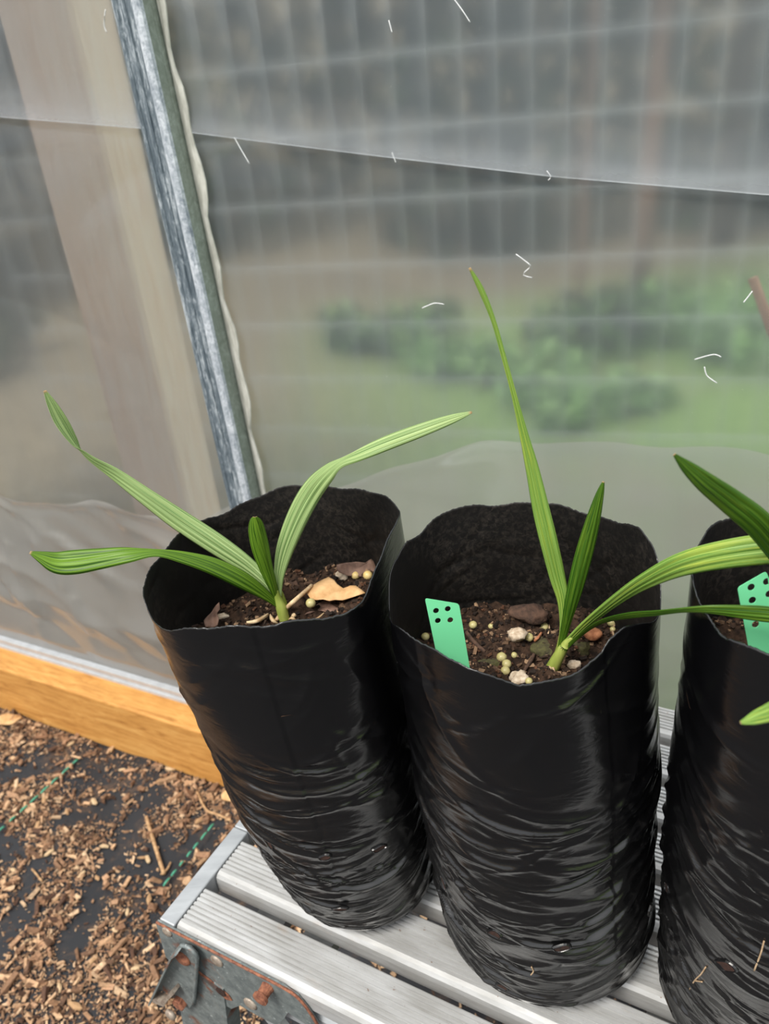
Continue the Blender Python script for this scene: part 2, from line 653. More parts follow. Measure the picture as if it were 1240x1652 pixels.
# ------------------------------------------------------------------ frames of reference
HP = .52                                        # platform height
WA = onz(0, 1140, 0)                            # a point on the front foot of the base board
wd_ = radians(-29)
ws = np.array([cos(wd_), sin(wd_), 0])          # along the wall
wn = np.array([sin(wd_), -cos(wd_), 0])         # out of the wall, into the house
Z3 = np.array([0, 0, 1.0])
FO = -.075                                      # film plane


def W(s, off, z):
    return WA + ws * s + wn * off + Z3 * z


def wall_px(x, y, off=FO):
    q = onplane(x, y, WA + wn * off, wn)
    return (q - WA) @ ws, q[2]


PO = onz(258, 1483, HP)                         # near left corner of the platform
pd_ = radians(-31)
pu = np.array([cos(pd_), sin(pd_), 0])
pv = np.array([-sin(pd_), cos(pd_), 0])
PO = PO + pv * .006 + pu * .003


def Pm(u, v, z):
    return PO + pu * u + pv * v + Z3 * z


# ================================================================== SETTING
# ---- outdoor ground and bank
nx = 70
gx, gy = np.meshgrid(np.linspace(-14, 14, nx), np.linspace(-14, 14, nx))
P = np.stack([gx.ravel(), gy.ravel()], 1)
hz = .06 * vnoise(P, 1.2, 3) + np.clip(P[:, 1] - 6.5, 0, None) * .32 + np.clip(P[:, 1] - 9.5, 0, None) * .5
hz[P[:, 1] < 3.5] *= .3
rel = (P - WA[:2]) @ wn[:2]
hz -= .035
hz[rel > -.25] = -.05
V = np.stack([P[:, 0], P[:, 1], hz], 1)
Fc = [[j * nx + i, j * nx + i + 1, (j + 1) * nx + i + 1, (j + 1) * nx + i] for j in range(nx - 1) for i in range(nx - 1)]
struct(mesh_obj('ground', V, Fc, mat_ground(), smooth=True), 'patchy grass and bare earth outside the plastic wall')

# ---- floor: weed mat with soft ripples
n1, n2 = 220, 200
S, T = np.meshgrid(np.linspace(-2.2, 4.2, n1), np.linspace(-.02, 4.2, n2))
V = WA + S.ravel()[:, None] * ws + T.ravel()[:, None] * wn
pz = .004 * vnoise(V[:, :2], 22, 5) + .003 * vnoise(V[:, :2] * np.array([1, .35]), 60, 6)
V[:, 2] = pz - .008
Fc = [[j * n1 + i, j * n1 + i + 1, (j + 1) * n1 + i + 1, (j + 1) * n1 + i] for j in range(n2 - 1) for i in range(n1 - 1)]
floor = struct(mesh_obj('floor', V, Fc, mat_mat(), smooth=True), 'black woven weed mat dusted with bark')

# green marker yarn woven through the mat, in dashes where it surfaces
for a, b, nd in (((-6, 1346), (130, 1222), 8), ((262, 1432), (346, 1328), 7)):
    A3, B3 = onz(*a, 0), onz(*b, 0)
    for k in range(nd):
        t0, t1 = (k + random.uniform(0, .2)) / nd, (k + random.uniform(.7, .98)) / nd
        q = np.array([A3 + (B3 - A3) * (t0 + (t1 - t0) * i / 5) + Z3 * (.001 + .0014 * sin(pi * i / 5)) for i in range(6)])
        mesh_obj('green_yarn', *tube(q, [.0012, .002, .0021, .0021, .002, .0012], 6), MAT['green'], floor, True)

# ---- base board with metal strip
bm_v, bm_f = box(WA, ws, wn, Z3, -1.2, 3.2, FO, 0, -.01, .135)
base = struct(mesh_obj('baseboard_back', bm_v, bm_f, MAT['board']), 'yellow treated pine board along the foot of the wall')
base.data.transform(Matrix.Translation(Vector(-WA)))
base.data.transform(Matrix.Rotation(-wd_, 4, 'Z'))
base.location = Vector(WA)
base.rotation_euler = (0, 0, wd_)
md = base.modifiers.new('b', 'BEVEL')
md.width = .004
md.segments = 2
v1 = box(WA, ws, wn, Z3, -1.2, 3.2, FO + .004, FO + .013, .135, .162)
v2 = box(WA, ws, wn, Z3, -1.2, 3.2, FO + .013, FO + .018, .135, .141)
v3 = box(WA, ws, wn, Z3, -1.2, 3.2, FO + .013, FO + .018, .156, .162)
struct(mesh_obj('trim_1', *join([v1, v2, v3]), MAT['strip']), 'pale metal channel clamping the plastic to the base board')

# ---- film
N1, N2 = 360, 230
s_ = np.linspace(-1.2, 3.2, N1)
z_ = np.concatenate([np.linspace(.15, 1.32, 190), np.linspace(1.34, 2.3, 40)])
S, Z = np.meshgrid(s_, z_)
S, Z = S.ravel(), Z.ravel()
cr = np.array([wall_px(*p) for p in [(0, 188), (220, 205), (310, 212), (620, 250), (900, 283), (1240, 312)]])
g = np.random.default_rng(4)


def creases(S, Z, n, s0, s1, z0, z1, amp, wid, lenr, angr, g):
    o = np.zeros_like(S)
    for _ in range(n):
        cs, cz = g.uniform(s0, s1), g.uniform(z0, z1)
        a = g.uniform(*angr)
        L, w, A = g.uniform(*lenr), g.uniform(*wid), g.uniform(.4, 1) * amp * g.choice([-1, 1])
        x, y = S - cs, Z - cz
        p, q = x * cos(a) + y * sin(a), -x * sin(a) + y * cos(a)
        q = q + .25 * p * p / L
        o += A * np.exp(-(np.abs(q) / w) ** 1.3) * np.exp(-(p / L) ** 2)
    return o




def film_off(S, Z):
    g_ = np.random.default_rng(44)
    zc = np.interp(S, np.concatenate([[-1.2], cr[:, 0], [3.2]]), np.concatenate([[1.40], cr[:, 1], [1.02]]))
    dz = Z - zc
    hc = np.interp(S, [.3, .75, .84, 1.2, 1.6, 2.4], [.005, .005, .007, .009, .011, .010])
    o = np.where(dz >= 0, hc * np.exp(-dz / .030), hc * np.exp(dz / .003))
    o = o + creases(S, Z, 16, .0, 2.4, .7, 1.8, .0025, (.01, .03), (.1, .4), (-.4, .4), g_)
    return o + .003 * vnoise(np.stack([S, Z], 1), 5, 9)


off = film_off(S, Z)
V = WA + S[:, None] * ws + (FO + off)[:, None] * wn + Z[:, None] * Z3
Fc = [[j * N1 + i, j * N1 + i + 1, (j + 1) * N1 + i + 1, (j + 1) * N1 + i] for j in range(N2 - 1) for i in range(N1 - 1)]
wall = struct(mesh_obj('wall_back', V, Fc, MAT['film'], smooth=True), 'cloudy clear greenhouse plastic stretched as a wall')

# sheen above the fold, painted as whiter haze on an added ribbon
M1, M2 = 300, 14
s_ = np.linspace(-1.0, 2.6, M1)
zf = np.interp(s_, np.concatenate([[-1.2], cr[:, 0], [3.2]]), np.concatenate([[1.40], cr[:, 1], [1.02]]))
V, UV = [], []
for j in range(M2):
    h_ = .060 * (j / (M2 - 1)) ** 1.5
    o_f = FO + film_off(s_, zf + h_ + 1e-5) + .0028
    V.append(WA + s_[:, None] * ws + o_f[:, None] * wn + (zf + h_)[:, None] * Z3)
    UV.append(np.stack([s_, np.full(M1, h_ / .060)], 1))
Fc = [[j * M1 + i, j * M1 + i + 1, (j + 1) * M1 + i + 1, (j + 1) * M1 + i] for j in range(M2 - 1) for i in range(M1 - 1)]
mesh_obj('fold_sheen', np.concatenate(V), Fc, MAT['fold'], wall, True, uv=np.concatenate(UV))

# second layer of film round the foot of the wall, wrinkled, with a loose top edge
N1, N2 = 330, 120
s_ = np.linspace(-1.2, 3.2, N1)
tl_ = [wall_px(*p, FO + .014) for p in [(-60, 770), (60, 806), (180, 812), (330, 833)]]
tr_ = [wall_px(*p, FO + .014) for p in [(780, 716), (900, 705), (1000, 708), (1120, 718), (1240, 738)]]
ks = [-1.2] + [q[0] for q in tl_] + [q[0] for q in tr_] + [3.2]
kz = [.66] + [q[1] for q in tl_] + [q[1] for q in tr_] + [.72]
zt = np.interp(s_, ks, kz) + .005 * np.sin(s_ * 17) + .003 * np.sin(s_ * 41 + 1)
S = np.tile(s_, N2)
tt = np.repeat(np.linspace(0, 1, N2), N1)
Z = .15 + tt * (np.tile(zt, N2) - .15)
off = .010 + creases(S, Z, 34, -.3, .75, .2, .6, .020, (.012, .04), (.08, .28), (-1.1, -.2), g)
off += creases(S, Z, 26, .8, 2.2, .3, .7, .007, (.012, .035), (.1, .35), (-.5, .3), g)
off += creases(S, Z, 10, -.3, .8, .25, .5, .008, (.008, .02), (.05, .12), (.8, 1.8), g)
for ptsx, A_, w_ in [([(-40, 790), (60, 850), (150, 920), (250, 975)], .016, .020), ([(10, 880), (40, 950), (60, 1005)], .012, .010), ([(120, 965), (146, 1020)], .010, .008),
                     ([(30, 806), (200, 822), (360, 842)], .010, .012), ([(200, 850), (330, 905)], .009, .018), ([(-60, 900), (20, 975)], .012, .016)]:
    pl = catmull([wall_px(x, y, FO + .02) for x, y in ptsx], 40)
    dd_ = np.full(len(S), 9.0)
    for q in pl:
        dd_ = np.minimum(dd_, np.hypot(S - q[0], Z - q[1]))
    off += A_ * np.exp(-(dd_ / w_) ** 1.5)
off = .004 + .012 * np.log1p(np.exp((off - .004) / .012)) * .8
off = np.minimum(off, .045)
near = np.exp(-((S - .815) / .05) ** 4)
off = off * (1 - near) + .004 * near
off *= np.clip((Z - .15) / .05, .1, 1)
off += .006 * np.exp(-((1 - tt) / .03) ** 2) * (1 - near)
V = WA + S[:, None] * ws + (FO + off)[:, None] * wn + Z[:, None] * Z3
Fc = [[j * N1 + i, j * N1 + i + 1, (j + 1) * N1 + i + 1, (j + 1) * N1 + i] for j in range(N2 - 1) for i in range(N1 - 1)]
struct(mesh_obj('wall_skirt', V, Fc, MAT['skirt'], smooth=True), 'loose wrinkled second layer of plastic along the foot of the wall')

# lint and frayed threads on the film
for pts in ([(378, 222), (388, 240), (402, 264)], [(730, -4), (745, 16), (758, 36)], [(832, 410), (848, 422), (855, 430), (843, 443), (858, 448)],
            [(681, 497), (690, 493), (702, 489), (716, 491)], [(1199, 488), (1207, 478), (1213, 470)], [(1136, 592), (1140, 606), (1156, 618)],
            [(627, 33), (632, 52)], [(882, 276), (888, 285), (884, 291)], [(632, 246), (638, 262)], [(170, 15), (168, 40), (172, 52)],
            [(1120, 580), (1150, 572), (1163, 576)]):
    q = catmull([W(*(lambda a: (a[0], FO + .012, a[1]))(wall_px(x, y, FO + .012))) for x, y in pts], 10)
    mesh_obj('lint_thread', *tube(q, .00065, 5), MAT['thread'], wall, True)

# ================================================================== STEEL POST
zt_, zb_ = 2.3, -.01


def post_s(z):
    return (1.36 - z) * .028


post = empty('steel_post', W(.815, -.055, 0))
tag(post, 'weathered galvanised steel upright against the plastic wall', 'post')


def post_piece(name, poly, mat):
    n = len(poly)
    zz = np.linspace(zb_, zt_, 12)
    V, Fc = [], []
    for z in zz:
        for (s, o) in poly:
            V.append(W(s + post_s(z), o, z))
    for i in range(len(zz) - 1):
        for k in range(n):
            j = (k + 1) % n
            Fc.append([i * n + k, i * n + j, (i + 1) * n + j, (i + 1) * n + k])
    Fc.append(list(range(n))[::-1])
    Fc.append(list(range((len(zz) - 1) * n, len(zz) * n)))
    return mesh_obj(name, V, Fc, mat, post, offset=post.location)


fo = -.034
post_piece('front_channel', [(.784, FO + .011), (.784, fo), (.787, fo + .001), (.790, fo), (.791, fo - .0015), (.797, fo - .0015), (.798, fo), (.803, fo),
                             (.804, fo - .002), (.813, fo - .002), (.814, fo), (.816, fo), (.816, FO + .011)], MAT['post'])
post_piece('rolled_edge', [(.816, fo - .004), (.816, fo + .0018), (.819, fo + .003), (.824, fo + .003), (.828, fo + .001), (.829, fo - .004)], MAT['postedge'])
post_piece('side_flange', [(.8165, FO + .011), (.8165, fo - .0042), (.8285, fo - .0042), (.829, -.052), (.8285, -.054), (.829, -.056), (.829, FO + .011)], MAT['postside'])
# ragged pale film edge folded out beside the post
zz = np.linspace(.2, 2.2, 90)
V, Fc = [], []
for i, z in enumerate(zz):
    wv = .013 + .003 * sin(z * 23) + .003 * sin(z * 61 + 1) + random.uniform(-.0012, .0012)
    s0 = .830 + post_s(z)
    for s, o in ((s0, FO + .013), (s0 + wv * .6, FO + .016), (s0 + wv, FO + .014), (s0 + wv, FO + .012), (s0, FO + .010)):
        V.append(W(s, o, z))
for i in range(len(zz) - 1):
    for k in range(5):
        j = (k + 1) % 5
        Fc.append([i * 5 + k, i * 5 + j, (i + 1) * 5 + j, (i + 1) * 5 + k])
mesh_obj('frayed_strip', V, Fc, MAT['tape'], post, offset=post.location)

# timber stud outside
sv, sf = box(W(0, 0, 0), ws, wn, Z3, .49, .634, -.21, -.12, -.05, 2.3)
stud = mesh_obj('timber_post', sv, sf, MAT['stud'])
tag(stud, 'wide pale timber post standing outside behind the plastic wall', 'post')
stud.modifiers.new('b', 'BEVEL').width = .006
# bamboo stake outside
a_, b_ = (W(*(lambda q: (q[0], -.16, q[1]))(wall_px(*p, -.16))) for p in ((1214, 448), (1262, 580)))
dcn = (b_ - a_) / np.linalg.norm(b_ - a_)
q = [a_ + dcn * t for t in np.linspace(0, a_[2] / -dcn[2], 8)]
tag(mesh_obj('bamboo_stake', *tube(q, .006, 8), MAT['cane'], None, True), 'thin orange-brown stake leaning outside the plastic wall at right', 'stake')

# ================================================================== OUTSIDE: fence, trees, shrubs
fd_ = radians(-18)
fs = np.array([cos(fd_), sin(fd_), 0])
fnn = np.array([sin(fd_), -cos(fd_), 0])
FOg = np.array([.3, 2.4, 0]) - fs * ((np.array([.3, 2.4, 0])) @ fs)
fence = empty('wire_fence', FOg + fs * -.1)
tag(fence, 'pale square wire mesh fence outside the plastic wall', 'fence')
hw = bpy.data.objects
base_o = np.array(fence.location)
v_, f_ = tube([fs * t for t in np.linspace(-1.9, 1.9, 9)], .0026, 6)
hme = None
for k in range(9):
    if hme is None:
        o = mesh_obj('horizontal_wire', v_, f_, MAT['wire'], fence, True)
        hme = o.data
    else:
        o = link(bpy.data.objects.new('horizontal_wire', hme), fence)
    o.location = (0, 0, .03 + .18 * k)
v_, f_ = tube([Z3 * t for t in np.linspace(-.06, 1.49, 9)], .0019, 6)
vme = None
for k in range(42):
    if vme is None:
        o = mesh_obj('vertical_wire', v_, f_, MAT['wire'], fence, True)
        vme = o.data
    else:
        o = link(bpy.data.objects.new('vertical_wire', vme), fence)
    o.location = Vector(fs * (-1.89 + .0915 * k) + fnn * .004)


def foliage(c, r, n, size, cols, g, lowcut=-1):
    d = g.normal(size=(n, 3))
    d /= np.linalg.norm(d, axis=1)[:, None]
    p = d * (g.uniform(.15, 1, n) ** .5)[:, None]
    p = np.asarray(c) + p * np.asarray(r)
    a = g.normal(size=(n, 3))
    a /= np.linalg.norm(a, axis=1)[:, None]
    b = np.cross(a, g.normal(size=(n, 3)))
    b /= np.linalg.norm(b, axis=1)[:, None]
    nn_ = np.cross(a, b)
    sz = size * g.uniform(.5, 1.3, n)[:, None]
    q = np.stack([p - a * sz, p + b * sz * .35 + nn_ * sz * .1, p + a * sz, p - b * sz * .35 + nn_ * sz * .1], 1)
    ci = g.integers(0, len(cols), n)
    C = np.array([lin(x)[:3] for x in cols])[ci] * g.uniform(.6, 1.2, n)[:, None]
    return q.reshape(-1, 3), (np.arange(n)[:, None] * 4 + np.arange(4)), np.repeat(C, 4, 0)


gf = np.random.default_rng(5)
DK = [(38, 44, 40), (50, 54, 48), (32, 38, 38)]
MD = [(54, 68, 44), (72, 88, 52), (46, 56, 46), (74, 62, 52)]
GR = [(134, 172, 104), (160, 192, 126), (118, 152, 92)]


def shrub(name, c, r, n, size, cols, label, cat='shrub', grp=None, trunk=None, tm='bark', tr=.05):
    z0 = 0
    o = empty(name, (c[0], c[1], 0))
    tag(o, label, cat, grp)
    if name == 'low_shrub':
        parts = []
        for k in range(7):
            cc = np.array(c) + gf.normal(size=3) * np.array(r) * (.65, .65, .1)
            parts.append(foliage(cc, np.array(r) * gf.uniform(.3, .65), n // 9, size, cols, gf))
        v = np.concatenate([q[0] for q in parts])
        col = np.concatenate([q[2] for q in parts])
        f = np.arange(len(v)).reshape(-1, 4)
    else:
        v, f, col = foliage(c, r, n, size, cols, gf)
    v[:, 2] = np.maximum(v[:, 2], -.03)
    mesh_obj('foliage', v, f, MAT['foliage'], o, col=col, offset=o.location)
    top = np.array([c[0], c[1], c[2]])
    q = [np.array([c[0] + (trunk or 0) * t, c[1], -.1 + (c[2] + .1) * t]) for t in np.linspace(0, 1, 6)]
    mesh_obj('trunk', *tube(q, [tr * (1 - .4 * t) for t in np.linspace(0, 1, 6)], 8), MAT[tm], o, True, offset=o.location)
    return o


shrub('evergreen_shrub', (-3.4, 6.4, 1.4), (1.5, .9, 1.7), 2600, .12, DK, 'dark shrub behind the plastic at far left, beyond the timber post')
shrub('evergreen_shrub', (-1.2, 7.2, 1.5), (1.6, .9, 1.9), 2600, .12, DK + MD, 'dark shrub behind the plastic just right of the steel post')
shrub('evergreen_shrub', (1.1, 6.6, 1.6), (1.3, .8, 1.9), 2600, .12, MD + DK, 'mixed green shrub behind the plastic above the tallest palm leaf')
shrub('evergreen_shrub', (3.3, 6.4, 1.5), (1.6, .9, 1.9), 2600, .12, MD, 'lighter green shrub behind the plastic at upper right')
for c_, r_, n_, pal, lab in [
        ((.55, 3.5, .06), (.42, .30, .15), 900, GR, 'low bright green plant outside, right behind the tall palm leaf'),
        ((1.25, 4.1, .12), (.45, .4, .24), 1000, GR + MD, 'low leafy plant outside, halfway between tall palm leaf and right edge'),
        ((.0, 4.3, .07), (.38, .3, .16), 800, GR + MD, 'low green plant outside, above the right-hand leaf of the left palm'),
        ((1.95, 3.6, .10), (.45, .35, .22), 900, GR, 'low green plant outside beside the leaning stake at right'),
        ((1.0, 3.0, .03), (.34, .22, .10), 700, GR, 'flat green weed patch outside, nearest the wire fence'),
        ((-1.9, 4.6, .15), (.6, .45, .25), 1200, MD, 'low dull plant outside, seen left of the timber post')]:
    shrub('low_shrub', c_, r_, n_, .05, pal, lab)
for i, (px, Y, rr, tm, lab) in enumerate([(1192, 5.6, .080, 'bark', 'dark tree trunk outside the plastic at upper right corner'),
                                          (1052, 4.6, .055, 'barkr', 'reddish tree trunk outside the plastic, left of the dark trunk'),
                                          (942, 3.9, .016, 'barkr', 'thin pale sapling outside, left of the reddish trunk')]):
    b0 = ony(px, 120, Y)
    shrub('tree', (b0[0], Y, 3.2), (.42, .34, .8), 900, .12, MD, lab, 'tree', trunk=.1, tm=tm, tr=rr)

# ================================================================== PLATFORM
plat = empty('work_platform', Pm(.5, .25, -HP))
tag(plat, 'low folding aluminium work platform carrying the black bags', 'platform')
PL = 1.15


def pmesh(name, vf, mat, parent=None, smooth=False):
    o = mesh_obj(name, vf[0], vf[1], mat, parent or plat, smooth, offset=plat.location if parent is None else None)
    return o


ribs = [(0.000, -.0105), (.0008, -.0045), (.0035, -.0012), (.0075, 0), (.0105, 0)]
for k in range(7):
    a = .0105 + k * .0052
    ribs += [(a + .0004, -.0022), (a + .0019, -.0022), (a + .0024, 0), (a + .0052, 0)]
ribs += [(.0482, -.001), (.0495, -.004), (.0495, -.024), (.0470, -.024), (.0470, -.004), (.0025, -.004), (.0025, -.024), (0, -.024)]
pv_, pf_ = prism(ribs, (0, 0, 0), (0, 1, 0), (0, 0, 1), (1, 0, 0), .017, PL - .017)
pme = None
for k in range(8):
    if pme is None:
        o = mesh_obj('plank', pv_, pf_, MAT['alu'], plat)
        pme = o.data
    else:
        o = link(bpy.data.objects.new('plank', pme), plat)
    o.location = Vector(Pm(0, .064 * k - .006, 0)) - plat.location
    o.rotation_euler = (0, 0, pd_)

# end rails (square bar each end), with a joint
for nm, u0_, u1_ in (('end_rail', -.004, .0155), ('end_rail', PL - .0155, PL + .004)):
    for v0, v1 in ((-.006, .118), (.1186, .496)):
        o = pmesh(nm, box(Pm(0, 0, 0), pu, pv, Z3, u0_, u1_, v0, v1, -.028, .0005), MAT['alu2'])
        bv = o.modifiers.new('b', 'BEVEL')
        bv.width = .0015
        bv.segments = 2
# side rails under the front and back planks
for v0 in (-.004, .470):
    o = pmesh('side_rail', prism([(v0, -.0245), (v0 + .003, -.036), (v0, -.040), (v0, -.066), (v0 + .025, -.066), (v0 + .025, -.0245)], Pm(0, 0, 0), pv, Z3, pu, .002, PL - .002), MAT['alu2'])
# cross bars below the planks
for u_ in (.055, .115, .45, .75, 1.05):
    o = pmesh('cross_bar', box(Pm(0, 0, 0), pu, pv, Z3, u_, u_ + .035, .021, .470, -.066, -.050), MAT['alu2'])
pmesh('rail_bolt', lathe([(.006, 0), (.006, .004), (.004, .007), (.0, .007)], Pm(.028, .1145, -.03), Z3, 10), MAT['rivet'])

# legs: folded steel channel at each corner
for u_, sgn in ((.035, -1), (PL - .035, 1)):
    for v_c in (-.012, .488):
        top = Pm(u_, v_c, -.055)
        bot = Pm(u_ + sgn * .07, v_c, -HP + .004)
        ax = (top - bot) / np.linalg.norm(top - bot)
        side = np.cross(pv, ax)
        L = np.linalg.norm(top - bot)
        poly = [(-.034, 0), (.034, 0), (.034, .02), (.031, .02), (.031, .003), (-.031, .003), (-.031, .02), (-.034, .02)]
        lg = pmesh('leg', prism(poly, bot, side, pv, ax, 0, L), MAT['steel'])
        ft = pmesh('foot', prism([(-.036, -.004), (.036, -.004), (.036, .026), (-.036, .026)], bot - ax * .003, side, pv, ax, 0, .025), MAT['rivet'])
pmesh('leg_brace', box(Pm(.13, -.006, -.10), pu * .55 + Z3 * -.83, pv, pu * .83 + Z3 * .55, -.02, .42, 0, .006, -.012, .012), MAT['alu2'])

# steel corner plate with rust
fr_ = -.0065


def fpx(x, y, v):
    q = onplane(x, y, Pm(0, v, 0), pv) - PO
    return q @ pu, q[2]


poly = [(-.005, -.0008), (.150, -.0008), (.166, -.006), (.177, -.022), (.184, -.040), (.180, -.046), (.165, -.045), (.150, -.041), (.142, -.058), (.130, -.078), (.110, -.080), (.085, -.078), (.070, -.095), (.02, -.095), (-.004, -.066), (-.009, -.060)]
plate = pmesh('corner_plate', prism(poly, Pm(0, 0, 0), pu, Z3, pv, fr_ - .004, fr_), MAT['steel'])
edge = catmull([Pm(u, fr_ - .003, z) for u, z in [(-.005, -.0015), (.05, -.0018), (.11, -.0018), (.150, -.002), (.167, -.007), (.178, -.023), (.184, -.040)]], 30)
mesh_obj('rusty_edge', *tube(edge, .0015, 6), MAT['rust'], plate, True, offset=plat.location)


def stud_at(name, px, py, r, h, mat, v=fr_ - .004, parent=None, seg=14, dome=True):
    u, z = fpx(px, py, v)
    prof = [(r, -.001), (r, h * .45), (r * .82, h * .85), (r * .4, h), (.0001, h)] if dome else [(r, -.001), (r, h), (r * .9, h + .0008), (.0001, h + .0008)]
    return pmesh(name, lathe(prof, Pm(u, v, z), -pv, seg), MAT[mat], None, dome)


stud_at('rivet', 270, 1503, .0062, .0022, 'rivet')
stud_at('rivet', 350, 1550, .0075, .0022, 'rivet')
stud_at('rivet', 404, 1619, .008, .0022, 'rivet')
stud_at('rivet', 276, 1636, .007, .004, 'rivet', -.016)
u_, z_p = fpx(432, 1592, fr_ - .004)
pmesh('rusty_pin', lathe([(.0070, -.001), (.0060, .004), (.0060, .010), (.0078, .0104), (.0078, .0135), (.005, .0145), (.0001, .0145)], Pm(u_, fr_ - .004, z_p), -pv, 14), MAT['rust'])
# rust stained slot
u_, z_p = fpx(352, 1594, fr_ - .0045)
pmesh('rusty_tab', prism([(-.022, .014), (-.010, .010), (.013, -.002), (.016, -.009), (.008, -.013), (.0, -.009), (-.020, .004)], Pm(u_, 0, z_p), pu, Z3, pv, fr_ - .0055, fr_ - .0045), MAT['rust'])
pmesh('tab_hole', lathe([(.006, 0), (.006, .0008), (.0001, .0008)], Pm(u_ + .004, fr_ - .0055, z_p - .002), -pv, 12), MAT['hole'])

# folding bracket
vb = -.016
Zm = lambda x, y: (240 + x / 4.43, 1460 + y / 4.43)
bp = [Zm(*p) for p in [(205, 300), (240, 275), (300, 295), (350, 350), (352, 420), (330, 690), (300, 735), (215, 700), (170, 640), (100, 610), (45, 640)]]
poly = [fpx(x, y, vb) for x, y in bp]
brk = pmesh('hinge_bracket', prism(poly[::-1], Pm(0, 0, 0), pu, Z3, pv, vb - .0015, vb + .0015), MAT['steel'])
brk.modifiers.new('b', 'BEVEL').width = .0008


fl = [poly[10], poly[0], poly[1]]
V, Fc = [], []
for (u, z) in fl:
    V += [Pm(u, vb - .0125, z - .001), Pm(u, vb, z), Pm(u + .0022, vb, z), Pm(u + .0022, vb - .0125, z - .001)]
for i in range(2):
    for k in range(4):
        j = (k + 1) % 4
        Fc.append([i * 4 + k, i * 4 + j, (i + 1) * 4 + j, (i + 1) * 4 + k])
Fc += [[3, 2, 1, 0], [8, 9, 10, 11]]
mesh_obj('bracket_flange', V, Fc, MAT['steel'], brk, offset=plat.location)
rim_ = catmull([Pm(u, vb - .002, z) for u, z in poly[1:6]], 24)
mesh_obj('rolled_rim', *tube(rim_, .0022, 6), MAT['steel'], brk, True, offset=plat.location)
stud_at('rusty_bolt', 295, 1545, .0095, .0035, 'rust', vb - .0015)
stud_at('rusty_bolt', 292, 1615, .0085, .005, 'rust', vb - .0015, dome=False, seg=6)
uz = [fpx(*Zm(*p), vb - .004) for p in [(60, 625), (130, 650), (150, 620), (200, 570), (215, 590), (165, 640), (140, 680), (60, 650)]]
pmesh('catch', prism(uz[::-1], Pm(0, 0, 0), pu, Z3, pv, vb - .012, vb - .002), MAT['rivet'])

# ================================================================== BAGS
BAGS = {
    'b1': dict(c=(-.0607, .5645), lean=(-.0775, -.0036), r=[.0737, .0856, .0970, .1054, .1092],
               rim=[(-148, .383), (-121, .397), (-103, .402), (-81, .402), (-59, .394), (-45, .398), (-31, .406), (-2, .414), (31, .409), (53, .405), (70, .402), (83, .401), (98, .396), (117, .391), (141, .392), (168, .389)]),
    'b2': dict(c=(.1138, .4901), lean=(-.0555, -.0002), r=[.0930, .0982, .0985, .0989, .0981],
               rim=[(-179, .381), (-159, .390), (-137, .395), (-123, .395), (-111, .387), (-101, .381), (-93, .382), (-76, .388), (-67, .391), (-63, .398), (-56, .402), (-22, .385), (1, .411), (11, .416), (22, .413), (35, .405), (47, .404), (62, .409), (73, .409), (92, .405), (111, .407), (130, .400), (144, .401), (165, .392)]),
    'b3': dict(c=(.2732, .3956), lean=(.0078, -.0009), r=[.0760, .0821, .0875, .0902, .0914],
               rim=[(-178, .426), (-165, .423), (-153, .425), (-144, .428), (-90, .424), (-40, .432), (10, .428), (60, .426), (94, .429), (113, .433), (125, .434), (145, .434), (164, .430)]),
}
ZK = [0, .06, .15, .28, .42]


def smooth_interp(x, xs, ys):
    ys = np.asarray(ys)
    t = np.linspace(xs[0], xs[-1], 200)
    y = np.interp(t, xs, ys)
    k = np.ones(31) / 31
    yp = np.pad(y, 15, mode='reflect', reflect_type='odd')
    return np.interp(x, t, np.convolve(yp, k, 'valid'))


def bag_center(b, z):
    B = BAGS[b]
    return B['c'][0] + B['lean'][0] * z, B['c'][1] + B['lean'][1] * z


def bag_r(b, z):
    return smooth_interp(np.clip(z, 0, .42), ZK, BAGS[b]['r'])


def clamp_bag(b, X, Y, Z, marg=0.0):
    """b1 is pressed flat where it meets its neighbour"""
    if b != 'b1':
        return X, Y
    c1x, c1y = bag_center('b1', Z)
    c2x, c2y = bag_center('b2', Z)
    dx, dy = c2x - c1x, c2y - c1y
    L = np.sqrt(dx * dx + dy * dy)
    dx, dy = dx / L, dy / L
    lim = L - bag_r('b2', Z) - .004 - marg
    d = (X - c1x) * dx + (Y - c1y) * dy
    k = .004
    nd = lim - k * np.log1p(np.exp(np.clip((lim - d) / k, -50, 50)))
    return X + (nd - d) * dx, Y + (nd - d) * dy


